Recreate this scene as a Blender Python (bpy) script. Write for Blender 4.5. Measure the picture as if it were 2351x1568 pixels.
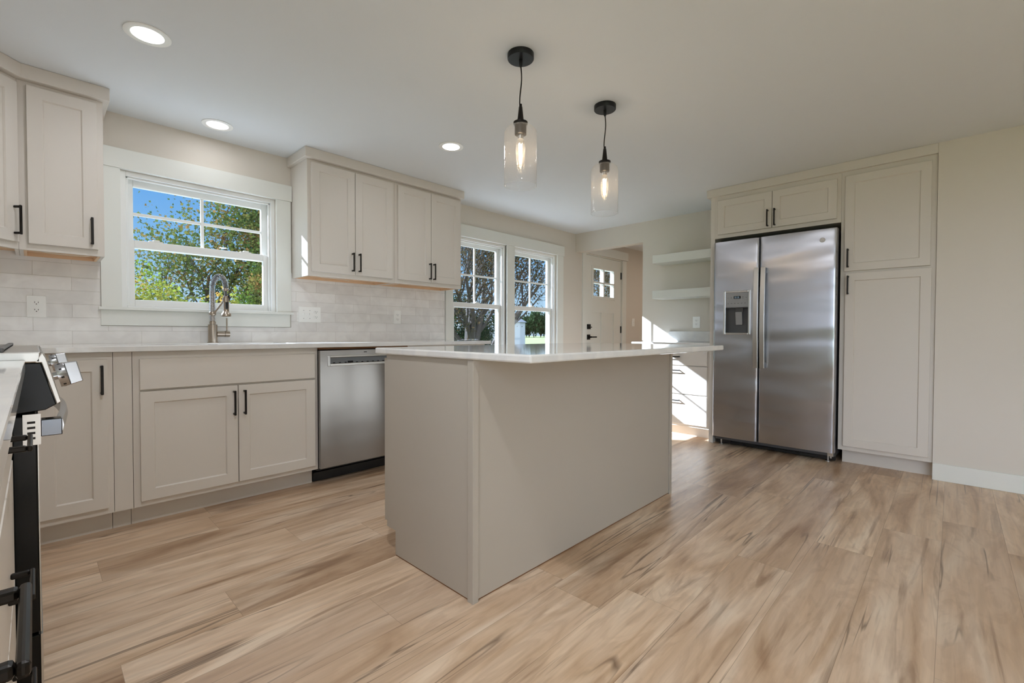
import bpy, bmesh, math, random
from mathutils import Vector, Matrix, noise as mnoise

for o in list(bpy.data.objects):
    bpy.data.objects.remove(o)
sc = bpy.context.scene
COL = sc.collection
PI = math.pi

# ------------------------------------------------------------------ camera
def setup_camera():
    f_px, yaw, pitch, roll, h = 1054.37, -0.0203, -0.0193, 0.0025, 0.9839
    a = PI / 4 + yaw
    F = Vector((math.cos(a) * math.cos(pitch), math.sin(a) * math.cos(pitch), math.sin(pitch)))
    R = Vector((math.sin(a), -math.cos(a), 0))
    U = R.cross(F)
    R2 = R * math.cos(roll) + U * math.sin(roll)
    U2 = U * math.cos(roll) - R * math.sin(roll)
    cd = bpy.data.cameras.new('camera')
    cd.sensor_fit = 'HORIZONTAL'
    cd.sensor_width = 36.0
    cd.lens = f_px / 2351 * 36.0
    cd.clip_start = 0.02
    cd.clip_end = 500
    co = bpy.data.objects.new('camera', cd)
    COL.objects.link(co)
    m = Matrix((R2, U2, -F)).transposed().to_4x4()
    m.translation = Vector((0, 0, h))
    co.matrix_world = m
    sc.camera = co
setup_camera()

# ------------------------------------------------------------------ world, sun, exposure
SUN_DIR = Vector((0.656, -1.0, -0.652))
SUN_STRENGTH = 24.0
SKY_STRENGTH = 1.0
FILL_CLOUD = 7.0  # brightness of the added cloud bank that fills the room
LAMP_W = 2.4            # ceiling downlights
HALL_W = 7.0
PENDANT_W = 1.0
sc.view_settings.view_transform = 'Standard'
sc.view_settings.look = 'None'
sc.view_settings.gamma = 1.0
sc.view_settings.exposure = 0.0
sc.view_settings.use_curve_mapping = False
sc.cycles.use_denoising = True
sc.cycles.use_adaptive_sampling = True
sc.cycles.adaptive_threshold = 0.02
sc.cycles.max_bounces = 10
sc.cycles.diffuse_bounces = 6
sc.cycles.glossy_bounces = 5
sc.cycles.transparent_max_bounces = 24
sc.cycles.caustics_reflective = False
sc.cycles.caustics_refractive = False
sc.cycles.sample_clamp_indirect = 4.0

def s2l(c):
    return tuple((x / 12.92 if x <= 0.04045 else ((x + 0.055) / 1.055) ** 2.4) for x in [v / 255 for v in c])

def setup_world():
    w = bpy.data.worlds.new('sky')
    sc.world = w
    w.use_nodes = True
    nt = w.node_tree
    nt.nodes.clear()
    out = nt.nodes.new('ShaderNodeOutputWorld')
    bg = nt.nodes.new('ShaderNodeBackground')
    tc = nt.nodes.new('ShaderNodeTexCoord')
    sx = nt.nodes.new('ShaderNodeSeparateXYZ')
    rp = nt.nodes.new('ShaderNodeValToRGB')
    nt.links.new(tc.outputs['Generated'], sx.inputs[0])
    nt.links.new(sx.outputs['Z'], rp.inputs[0])
    # cloud bank added as fill light in the unseen half of the sky
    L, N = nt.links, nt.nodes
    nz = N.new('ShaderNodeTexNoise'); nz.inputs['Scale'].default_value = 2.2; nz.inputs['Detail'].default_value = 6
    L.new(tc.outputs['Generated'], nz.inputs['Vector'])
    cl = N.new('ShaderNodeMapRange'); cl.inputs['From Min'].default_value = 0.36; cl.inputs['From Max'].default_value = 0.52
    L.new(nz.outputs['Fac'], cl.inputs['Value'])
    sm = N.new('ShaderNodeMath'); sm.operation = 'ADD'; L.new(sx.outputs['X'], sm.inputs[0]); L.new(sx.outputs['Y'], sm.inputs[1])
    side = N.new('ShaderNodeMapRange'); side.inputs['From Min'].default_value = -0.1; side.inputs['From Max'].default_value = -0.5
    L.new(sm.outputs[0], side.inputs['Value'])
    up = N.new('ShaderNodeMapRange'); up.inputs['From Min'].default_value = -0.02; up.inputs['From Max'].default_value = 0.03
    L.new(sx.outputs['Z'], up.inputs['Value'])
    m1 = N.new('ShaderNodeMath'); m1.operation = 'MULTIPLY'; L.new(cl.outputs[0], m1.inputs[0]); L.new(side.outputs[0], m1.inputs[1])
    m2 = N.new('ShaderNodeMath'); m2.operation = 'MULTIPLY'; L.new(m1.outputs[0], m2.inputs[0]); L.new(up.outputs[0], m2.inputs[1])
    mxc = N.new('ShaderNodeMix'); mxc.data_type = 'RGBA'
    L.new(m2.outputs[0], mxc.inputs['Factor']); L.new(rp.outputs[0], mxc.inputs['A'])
    mxc.inputs['B'].default_value = (FILL_CLOUD * 0.86, FILL_CLOUD * 0.98, FILL_CLOUD * 1.22, 1)
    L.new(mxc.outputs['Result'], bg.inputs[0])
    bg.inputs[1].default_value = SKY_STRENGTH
    nt.links.new(bg.outputs[0], out.inputs[0])
    cr = rp.color_ramp
    cr.elements[0].position = 0.0
    cr.elements[0].color = (*s2l((196, 222, 244)), 1)
    cr.elements[1].position = 1.0
    cr.elements[1].color = (*s2l((60, 120, 205)), 1)
    for p, c in ((0.07, (178, 216, 248)), (0.16, (136, 194, 248)), (0.27, (104, 172, 244))):
        e = cr.elements.new(p)
        e.color = (*s2l(c), 1)
setup_world()

def setup_sun():
    ld = bpy.data.lights.new('sun', 'SUN')
    ld.energy = SUN_STRENGTH
    ld.angle = math.radians(0.53)
    ld.color = (0.86, 0.98, 1.2)
    lo = bpy.data.objects.new('sun', ld)
    COL.objects.link(lo)
    lo.rotation_euler = SUN_DIR.to_track_quat('-Z', 'Y').to_euler()
    lo.location = (-6, 14, 10)
setup_sun()

def window_portal(name, x0, x1, z0, z1, y, ry):
    # guides the sampling of the sky through a window opening; gives no light of its own
    ld = bpy.data.lights.new(name, 'AREA'); ld.shape = 'RECTANGLE'; ld.size = x1 - x0; ld.size_y = z1 - z0
    ld.cycles.is_portal = True
    lo = bpy.data.objects.new(name, ld); COL.objects.link(lo)
    lo.location = ((x0 + x1) / 2, y, (z0 + z1) / 2); lo.rotation_euler = (ry, 0, 0)
    return lo
wp = window_portal('window_portal', 0, 2.85, 0.3, 2.1, 0, math.pi / 2)
wp.location = (-0.80, -1.675, 1.2); wp.rotation_euler = (math.pi / 2, 0, -math.pi / 2)
window_portal('window_portal', 0.361, 1.219, 1.125, 1.938, 3.72, -math.pi / 2)
window_portal('window_portal', 2.836, 4.473, 0.6, 1.938, 3.72, -math.pi / 2)

# ------------------------------------------------------------------ materials
MATS = {}
def nodes(name):
    m = bpy.data.materials.new(name)
    m.use_nodes = True
    nt = m.node_tree
    return m, nt, nt.nodes['Principled BSDF']

def principled(name, col, rough=0.5, metal=0.0, spec=0.5, bump=None, var=0.0, var_scale=3.0, coat=0.0):
    """Paint-like material with a little procedural variation in colour and surface."""
    m, nt, b = nodes(name)
    N, L = nt.nodes, nt.links
    c = s2l(col)
    b.inputs['Base Color'].default_value = (*c, 1)
    b.inputs['Roughness'].default_value = rough
    b.inputs['Metallic'].default_value = metal
    b.inputs['Specular IOR Level'].default_value = spec
    if coat:
        b.inputs['Coat Weight'].default_value = coat
        b.inputs['Coat Roughness'].default_value = 0.08
    tc = N.new('ShaderNodeTexCoord')
    if var:
        nz = N.new('ShaderNodeTexNoise')
        nz.inputs['Scale'].default_value = var_scale
        nz.inputs['Detail'].default_value = 4
        L.new(tc.outputs['Object'], nz.inputs['Vector'])
        mx = N.new('ShaderNodeMix')
        mx.data_type = 'RGBA'
        mx.inputs['A'].default_value = (*[v * (1 - var) for v in c], 1)
        mx.inputs['B'].default_value = (*[min(1, v * (1 + var)) for v in c], 1)
        L.new(nz.outputs['Fac'], mx.inputs['Factor'])
        L.new(mx.outputs['Result'], b.inputs['Base Color'])
    if bump:
        nb = N.new('ShaderNodeTexNoise')
        nb.inputs['Scale'].default_value = bump[0]
        nb.inputs['Detail'].default_value = 3
        L.new(tc.outputs['Object'], nb.inputs['Vector'])
        bp = N.new('ShaderNodeBump')
        bp.inputs['Strength'].default_value = bump[1]
        bp.inputs['Distance'].default_value = 0.001
        L.new(nb.outputs['Fac'], bp.inputs['Height'])
        L.new(bp.outputs[0], b.inputs['Normal'])
    MATS[name] = m
    return m

principled('wall_paint', (219, 212, 201), 0.85, spec=0.2, bump=(250, 0.15), var=0.012)
principled('ceiling_paint', (226, 229, 230), 0.9, spec=0.15, bump=(180, 0.2), var=0.01)
principled('trim_paint', (229, 230, 223), 0.38, spec=0.4, var=0.01)
principled('vinyl', (236, 236, 232), 0.3, spec=0.45)
principled('cabinet_paint', (216, 209, 199), 0.42, spec=0.4, bump=(400, 0.05), var=0.012)
principled('island_paint', (182, 174, 161), 0.42, spec=0.4, bump=(400, 0.05), var=0.012)
principled('raw_wood', (226, 192, 156), 0.6, spec=0.3, var=0.12, var_scale=9)
principled('brown_edge', (124, 82, 44), 0.7, var=0.2, var_scale=30)
principled('dark_void', (24, 20, 16), 0.8)
principled('bronze', (30, 26, 22), 0.36, metal=0.55, spec=0.5)
principled('black_metal', (26, 27, 28), 0.4, metal=0.4)
principled('black_plastic', (18, 19, 20), 0.35)
principled('black_gloss', (10, 12, 11), 0.22, spec=0.25)
principled('grey_plastic', (150, 150, 150), 0.35)
principled('dark_grey_plastic', (84, 84, 84), 0.4)
principled('white_plastic', (247, 247, 243), 0.3)
principled('slot_black', (30, 26, 24), 0.6)
principled('nickel', (176, 164, 150), 0.26, metal=1.0)
principled('chrome', (190, 194, 200), 0.14, metal=1.0)
principled('knob_metal', (176, 178, 182), 0.2, metal=1.0)
principled('steel_plain', (200, 198, 194), 0.3, metal=1.0)
principled('dark_steel', (96, 100, 106), 0.16, metal=1.0)
principled('ceramic', (220, 214, 206), 0.18)
principled('bark', (52, 46, 41), 0.9, var=0.3, var_scale=6, bump=(20, 0.6))
principled('concrete', (196, 194, 188), 0.9, var=0.06, var_scale=2)
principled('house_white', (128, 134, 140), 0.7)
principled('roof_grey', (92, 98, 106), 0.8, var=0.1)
principled('wire_white', (232, 226, 214), 0.5)
principled('wire_black', (22, 22, 24), 0.6)
principled('pole_wood', (120, 104, 90), 0.9, var=0.15)

def mat_quartz():
    m, nt, b = nodes('quartz')
    N, L = nt.nodes, nt.links
    tc = N.new('ShaderNodeTexCoord')
    nz = N.new('ShaderNodeTexNoise'); nz.inputs['Scale'].default_value = 3.5; nz.inputs['Detail'].default_value = 8
    nz.inputs['Distortion'].default_value = 1.6
    L.new(tc.outputs['Object'], nz.inputs['Vector'])
    r = N.new('ShaderNodeValToRGB')
    r.color_ramp.elements[0].position = 0.38; r.color_ramp.elements[0].color = (*s2l((228, 226, 221)), 1)
    r.color_ramp.elements[1].position = 0.62; r.color_ramp.elements[1].color = (*s2l((232, 230, 225)), 1)
    e = r.color_ramp.elements.new(0.505); e.color = (*s2l((222, 221, 218)), 1)
    L.new(nz.outputs['Fac'], r.inputs[0]); L.new(r.outputs[0], b.inputs['Base Color'])
    b.inputs['Roughness'].default_value = 0.06
    b.inputs['Specular IOR Level'].default_value = 0.5
    MATS['quartz'] = m
mat_quartz()

def mat_steel(name, col, axis, wave=0.0):
    """Brushed stainless: fine streaks along one axis, highlights spread across them."""
    m, nt, b = nodes(name)
    N, L = nt.nodes, nt.links
    b.inputs['Metallic'].default_value = 1.0
    b.inputs['Base Color'].default_value = (*s2l(col), 1)
    tc = N.new('ShaderNodeTexCoord')
    mp = N.new('ShaderNodeMapping')
    L.new(tc.outputs['Object'], mp.inputs[0])
    mp.inputs['Scale'].default_value = (500, 500, 2.0) if axis == 'Z' else (2.0, 2.0, 500)
    nz = N.new('ShaderNodeTexNoise'); nz.inputs['Scale'].default_value = 1.0; nz.inputs['Detail'].default_value = 3
    L.new(mp.outputs[0], nz.inputs['Vector'])
    mr = N.new('ShaderNodeMapRange')
    mr.inputs['To Min'].default_value = 0.2; mr.inputs['To Max'].default_value = 0.26
    L.new(nz.outputs['Fac'], mr.inputs['Value']); L.new(mr.outputs[0], b.inputs['Roughness'])
    bp = N.new('ShaderNodeBump'); bp.inputs['Strength'].default_value = 0.25; bp.inputs['Distance'].default_value = 0.0004
    L.new(nz.outputs['Fac'], bp.inputs['Height'])
    if wave:
        mp2 = N.new('ShaderNodeMapping'); L.new(tc.outputs['Object'], mp2.inputs[0])
        mp2.inputs['Scale'].default_value = (1.1, 1.1, 4.6)
        n2 = N.new('ShaderNodeTexNoise'); n2.inputs['Scale'].default_value = 1.0; n2.inputs['Detail'].default_value = 1
        L.new(mp2.outputs[0], n2.inputs['Vector'])
        b2 = N.new('ShaderNodeBump'); b2.inputs['Strength'].default_value = wave; b2.inputs['Distance'].default_value = 0.05
        L.new(n2.outputs['Fac'], b2.inputs['Height']); L.new(b2.outputs[0], bp.inputs['Normal'])
    L.new(bp.outputs[0], b.inputs['Normal'])
    b.inputs['Anisotropic'].default_value = 0.93
    tg = N.new('ShaderNodeTangent'); tg.direction_type = 'RADIAL'; tg.axis = 'Z'
    L.new(tg.outputs[0], b.inputs['Tangent'])
    b.inputs['Anisotropic Rotation'].default_value = 0.0 if axis == 'Z' else 0.25
    MATS[name] = m
mat_steel('steel_fridge', (176, 176, 180), 'Z', 0.22)
mat_steel('steel_dishwasher', (166, 163, 160), 'X', 0.06)

def mat_floor():
    m, nt, b = nodes('floor_planks')
    N, L = nt.nodes, nt.links
    uv = N.new('ShaderNodeUVMap'); uv.uv_map = 'plank_uv'
    at = N.new('ShaderNodeAttribute'); at.attribute_name = 'plank'
    sep = N.new('ShaderNodeSeparateColor'); L.new(at.outputs['Color'], sep.inputs[0])
    # per-plank offset of the grain
    off = N.new('ShaderNodeVectorMath'); off.operation = 'SCALE'; off.inputs['Scale'].default_value = 31.0
    L.new(at.outputs['Color'], off.inputs[0])
    def vec(sx, sy):
        mp = N.new('ShaderNodeMapping'); mp.inputs['Scale'].default_value = (sx, sy, 1)
        L.new(uv.outputs[0], mp.inputs[0])
        ad = N.new('ShaderNodeVectorMath'); ad.operation = 'ADD'
        L.new(mp.outputs[0], ad.inputs[0]); L.new(off.outputs[0], ad.inputs[1])
        return ad.outputs[0]
    def noise(v, scale, detail, dist):
        n = N.new('ShaderNodeTexNoise'); n.inputs['Scale'].default_value = scale
        n.inputs['Detail'].default_value = detail; n.inputs['Distortion'].default_value = dist
        L.new(v, n.inputs['Vector']); return n.outputs['Fac']
    def ramp(fac, stops):
        r = N.new('ShaderNodeValToRGB')
        for i, (p, c) in enumerate(stops):
            e = r.color_ramp.elements[i] if i < 2 else r.color_ramp.elements.new(p)
            e.position = p; e.color = (*(s2l(c) if max(c) > 2 else c), 1)
        L.new(fac, r.inputs[0]); return r.outputs[0]
    def mix(fac, a, c, mode='MIX'):
        x = N.new('ShaderNodeMix'); x.data_type = 'RGBA'; x.blend_type = mode
        if isinstance(fac, (int, float)): x.inputs['Factor'].default_value = fac
        else: L.new(fac, x.inputs['Factor'])
        for s, v in (('A', a), ('B', c)):
            if isinstance(v, tuple): x.inputs[s].default_value = (*v, 1)
            else: L.new(v, x.inputs[s])
        return x.outputs['Result']
    def math_(op, a, c=0.0, clamp=False):
        x = N.new('ShaderNodeMath'); x.operation = op; x.use_clamp = clamp
        for i, v in ((0, a), (1, c)):
            if isinstance(v, (int, float)): x.inputs[i].default_value = v
            else: L.new(v, x.inputs[i])
        return x.outputs[0]
    big = noise(vec(1.1, 7.5), 1.0, 5, 1.1)
    base = ramp(big, [(0.26, (174, 140, 108)), (0.74, (240, 222, 198)), (0.42, (210, 181, 150)), (0.56, (226, 201, 173))])
    fib = noise(vec(3.0, 60), 1.0, 4, 0.3)
    base = mix(0.55, base, ramp(fib, [(0.3, (0.74, 0.70, 0.66)), (0.7, (1.06, 1.05, 1.04))]), 'MULTIPLY')
    swirl = noise(vec(2.4, 9), 1.0, 3, 3.5)
    base = mix(0.35, base, ramp(swirl, [(0.40, (0.72, 0.66, 0.62)), (0.52, (1.0, 1.0, 1.0))]), 'MULTIPLY')
    # dark mineral streaks and thin cracks
    st = noise(vec(0.8, 11), 1.0, 4, 1.6)
    base = mix(math_('MULTIPLY', ramp(st, [(0.58, (0, 0, 0)), (0.70, (1, 1, 1))]), 0.6), base, s2l((128, 92, 62)))
    ck = noise(vec(0.42, 8.5), 1.0, 3, 0.55)
    line = math_('SUBTRACT', 1.0, math_('MULTIPLY', math_('ABSOLUTE', math_('SUBTRACT', ck, 0.5)), 75.0), True)
    mask = ramp(noise(vec(1.6, 4), 1.0, 1, 0), [(0.54, (0, 0, 0)), (0.60, (1, 1, 1))])
    base = mix(math_('MULTIPLY', math_('MULTIPLY', line, mask), 0.75), base, s2l((84, 62, 46)))
    # tone of each plank
    tone = ramp(sep.outputs[0], [(0.0, (0.80, 0.75, 0.71)), (1.0, (1.08, 1.07, 1.05)), (0.45, (0.99, 0.97, 0.96))])
    base = mix(1.0, base, tone, 'MULTIPLY')
    base = mix(math_('MULTIPLY', sep.outputs[1], 0.35), base, s2l((196, 172, 150)))
    # seams
    su = N.new('ShaderNodeSeparateXYZ'); L.new(uv.outputs[0], su.inputs[0])
    eu = math_('LESS_THAN', su.outputs['X'], 0.0012)
    ev = math_('LESS_THAN', su.outputs['Y'], 0.0014)
    seam = math_('MAXIMUM', eu, ev)
    base = mix(math_('MULTIPLY', seam, 0.55), base, s2l((110, 84, 62)))
    L.new(base, b.inputs['Base Color'])
    b.inputs['Roughness'].default_value = 0.34
    mr = N.new('ShaderNodeMapRange'); mr.inputs['To Min'].default_value = 0.28; mr.inputs['To Max'].default_value = 0.42
    L.new(fib, mr.inputs['Value']); L.new(mr.outputs[0], b.inputs['Roughness'])
    b.inputs['Specular IOR Level'].default_value = 0.45
    bp = N.new('ShaderNodeBump'); bp.inputs['Strength'].default_value = 0.12; bp.inputs['Distance'].default_value = 0.001
    L.new(fib, bp.inputs['Height']); L.new(bp.outputs[0], b.inputs['Normal'])
    MATS['floor_planks'] = m
mat_floor()

def mat_tile(name, axis):
    m, nt, b = nodes(name)
    N, L = nt.nodes, nt.links
    tc = N.new('ShaderNodeTexCoord')
    geo = N.new('ShaderNodeNewGeometry')
    sx = N.new('ShaderNodeSeparateXYZ'); L.new(geo.outputs['Position'], sx.inputs[0])
    def add(o, v):
        x = N.new('ShaderNodeMath'); x.operation = 'ADD'; x.inputs[1].default_value = v; L.new(o, x.inputs[0]); return x.outputs[0]
    cm = N.new('ShaderNodeCombineXYZ')
    L.new(add(sx.outputs[axis], 3.0515 - 0.037 + 0.0), cm.inputs[0]); L.new(add(sx.outputs['Z'], 0.0745 * 2 - 0.9145), cm.inputs[1])
    # a slight waviness of the hand-made tile edges
    wn = N.new('ShaderNodeTexNoise'); wn.inputs['Scale'].default_value = 14; L.new(geo.outputs['Position'], wn.inputs['Vector'])
    wv = N.new('ShaderNodeVectorMath'); wv.operation = 'SCALE'; wv.inputs['Scale'].default_value = 0.004
    L.new(wn.outputs['Color'], wv.inputs[0])
    va = N.new('ShaderNodeVectorMath'); va.operation = 'ADD'; L.new(cm.outputs[0], va.inputs[0]); L.new(wv.outputs[0], va.inputs[1])
    br = N.new('ShaderNodeTexBrick')
    br.offset = 0.5; br.offset_frequency = 2
    br.inputs['Scale'].default_value = 1.0
    br.inputs['Brick Width'].default_value = 0.3015
    br.inputs['Row Height'].default_value = 0.0745
    br.inputs['Mortar Size'].default_value = 0.0011
    br.inputs['Mortar Smooth'].default_value = 0.6
    br.inputs['Bias'].default_value = -0.2
    br.inputs['Color1'].default_value = (*s2l((241, 239, 235)), 1)
    br.inputs['Color2'].default_value = (*s2l((229, 226, 222)), 1)
    br.inputs['Mortar'].default_value = (*s2l((204, 199, 191)), 1)
    L.new(va.outputs[0], br.inputs['Vector'])
    cl = N.new('ShaderNodeTexNoise'); cl.inputs['Scale'].default_value = 9; cl.inputs['Detail'].default_value = 5; cl.inputs['Distortion'].default_value = 0.8
    L.new(geo.outputs['Position'], cl.inputs['Vector'])
    rp = N.new('ShaderNodeValToRGB')
    rp.color_ramp.elements[0].position = 0.3; rp.color_ramp.elements[0].color = (0.87, 0.86, 0.86, 1)
    rp.color_ramp.elements[1].position = 0.6; rp.color_ramp.elements[1].color = (1, 1, 1, 1)
    L.new(cl.outputs['Fac'], rp.inputs[0])
    mx = N.new('ShaderNodeMix'); mx.data_type = 'RGBA'; mx.blend_type = 'MULTIPLY'; mx.inputs['Factor'].default_value = 0.8
    L.new(br.outputs['Color'], mx.inputs['A']); L.new(rp.outputs[0], mx.inputs['B'])
    L.new(mx.outputs['Result'], b.inputs['Base Color'])
    b.inputs['Roughness'].default_value = 0.2
    inv = N.new('ShaderNodeMath'); inv.operation = 'SUBTRACT'; inv.inputs[0].default_value = 1.0; L.new(br.outputs['Fac'], inv.inputs[1])
    hs = N.new('ShaderNodeMath'); hs.operation = 'ADD'; L.new(inv.outputs[0], hs.inputs[0])
    w2 = N.new('ShaderNodeMath'); w2.operation = 'MULTIPLY'; w2.inputs[1].default_value = 0.6; L.new(wn.outputs['Fac'], w2.inputs[0]); L.new(w2.outputs[0], hs.inputs[1])
    bp = N.new('ShaderNodeBump'); bp.inputs['Strength'].default_value = 0.4; bp.inputs['Distance'].default_value = 0.002
    L.new(hs.outputs[0], bp.inputs['Height']); L.new(bp.outputs[0], b.inputs['Normal'])
    MATS[name] = m
mat_tile('tile_along_x', 'X')
mat_tile('tile_along_y', 'Y')

def mat_glass(name, tint, haze, bump=0.0):
    m = bpy.data.materials.new(name); m.use_nodes = True
    nt = m.node_tree; N, L = nt.nodes, nt.links
    N.clear()
    out = N.new('ShaderNodeOutputMaterial')
    tr = N.new('ShaderNodeBsdfTransparent'); tr.inputs[0].default_value = (*tint, 1)
    gl = N.new('ShaderNodeBsdfGlossy'); gl.inputs['Roughness'].default_value = 0.02
    # reflectance by viewing angle, the same from either face
    fr = N.new('ShaderNodeLayerWeight'); fr.inputs['Blend'].default_value = 0.5
    pw = N.new('ShaderNodeMath'); pw.operation = 'POWER'; pw.inputs[1].default_value = 5.0
    L.new(fr.outputs['Facing'], pw.inputs[0])
    ma = N.new('ShaderNodeMath'); ma.operation = 'MULTIPLY_ADD'; ma.inputs[1].default_value = 0.9; ma.inputs[2].default_value = 0.035
    L.new(pw.outputs[0], ma.inputs[0])
    mx = N.new('ShaderNodeMixShader')
    L.new(ma.outputs[0], mx.inputs[0]); L.new(tr.outputs[0], mx.inputs[1]); L.new(gl.outputs[0], mx.inputs[2])
    last = mx.outputs[0]
    if bump:
        tc = N.new('ShaderNodeTexCoord')
        nz = N.new('ShaderNodeTexNoise'); nz.inputs['Scale'].default_value = 60; nz.inputs['Detail'].default_value = 2
        L.new(tc.outputs['Object'], nz.inputs['Vector'])
        bp = N.new('ShaderNodeBump'); bp.inputs['Strength'].default_value = bump; bp.inputs['Distance'].default_value = 0.004
        L.new(nz.outputs['Fac'], bp.inputs['Height'])
        L.new(bp.outputs[0], gl.inputs['Normal']); L.new(bp.outputs[0], fr.inputs['Normal'])
    if haze:
        df = N.new('ShaderNodeBsdfTranslucent'); df.inputs[0].default_value = (0.9, 0.88, 0.85, 1)
        d2 = N.new('ShaderNodeBsdfDiffuse'); d2.inputs[0].default_value = (0.9, 0.88, 0.85, 1)
        ms = N.new('ShaderNodeMixShader'); ms.inputs[0].default_value = 0.5
        L.new(df.outputs[0], ms.inputs[1]); L.new(d2.outputs[0], ms.inputs[2])
        m2 = N.new('ShaderNodeMixShader'); m2.inputs[0].default_value = haze
        L.new(last, m2.inputs[1]); L.new(ms.outputs[0], m2.inputs[2]); last = m2.outputs[0]
    L.new(last, out.inputs[0])
    MATS[name] = m
mat_glass('window_glass', (0.96, 0.98, 0.98), 0.0)
mat_glass('seeded_glass', (0.955, 0.955, 0.955), 0.07, 0.8)
mat_glass('bulb_glass', (0.99, 0.97, 0.94), 0.03)

def mat_emit(name, col, strength):
    m = bpy.data.materials.new(name); m.use_nodes = True
    nt = m.node_tree; nt.nodes.clear()
    out = nt.nodes.new('ShaderNodeOutputMaterial'); e = nt.nodes.new('ShaderNodeEmission')
    e.inputs[0].default_value = (*col, 1); e.inputs[1].default_value = strength
    nt.links.new(e.outputs[0], out.inputs[0]); MATS[name] = m
mat_emit('lamp_lens', (1.0, 0.97, 0.92), 7.0)
mat_emit('filament', (1.0, 0.78, 0.52), 26.0)
mat_emit('display_digits', (0.55, 0.75, 0.9), 0.8)

def mat_leaves(name, cols, trans=0.45):
    m = bpy.data.materials.new(name); m.use_nodes = True
    nt = m.node_tree; N, L = nt.nodes, nt.links; N.clear()
    out = N.new('ShaderNodeOutputMaterial')
    geo = N.new('ShaderNodeNewGeometry')
    wn = N.new('ShaderNodeTexNoise'); wn.inputs['Scale'].default_value = 2.3; wn.inputs['Detail'].default_value = 5
    L.new(geo.outputs['Position'], wn.inputs['Vector'])
    rp = N.new('ShaderNodeValToRGB')
    n = len(cols)
    for i, c in enumerate(cols):
        p = 0.32 + 0.36 * i / max(1, n - 1)
        e = rp.color_ramp.elements[i] if i < 2 else rp.color_ramp.elements.new(p)
        e.position = p; e.color = (*s2l(c), 1)
    L.new(wn.outputs['Fac'], rp.inputs[0])
    d = N.new('ShaderNodeBsdfDiffuse'); t = N.new('ShaderNodeBsdfTranslucent')
    L.new(rp.outputs[0], d.inputs[0]); L.new(rp.outputs[0], t.inputs[0])
    mx = N.new('ShaderNodeMixShader'); mx.inputs[0].default_value = trans
    L.new(d.outputs[0], mx.inputs[1]); L.new(t.outputs[0], mx.inputs[2]); L.new(mx.outputs[0], out.inputs[0])
    MATS[name] = m
mat_leaves('leaves_maple', [(48, 66, 34), (64, 80, 38), (88, 88, 44), (118, 86, 52)], 0.38)
mat_leaves('leaves_sunny', [(72, 96, 42), (98, 116, 46), (128, 130, 54), (150, 112, 56)], 0.45)
mat_leaves('leaves_autumn', [(52, 54, 38), (66, 64, 44), (90, 70, 50), (62, 64, 44)], 0.35)
mat_leaves('leaves_dark', [(30, 44, 30), (38, 54, 34), (50, 66, 38)], 0.22)

def mat_lawn():
    m, nt, b = nodes('lawn_grass')
    N, L = nt.nodes, nt.links
    tc = N.new('ShaderNodeTexCoord'); nz = N.new('ShaderNodeTexNoise')
    nz.inputs['Scale'].default_value = 0.35; nz.inputs['Detail'].default_value = 8
    L.new(tc.outputs['Object'], nz.inputs['Vector'])
    rp = N.new('ShaderNodeValToRGB')
    rp.color_ramp.elements[0].position = 0.35; rp.color_ramp.elements[0].color = (*s2l((92, 104, 60)), 1)
    rp.color_ramp.elements[1].position = 0.65; rp.color_ramp.elements[1].color = (*s2l((124, 132, 82)), 1)
    L.new(nz.outputs['Fac'], rp.inputs[0]); L.new(rp.outputs[0], b.inputs['Base Color'])
    b.inputs['Roughness'].default_value = 1.0
    MATS['lawn_grass'] = m
mat_lawn()

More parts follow.
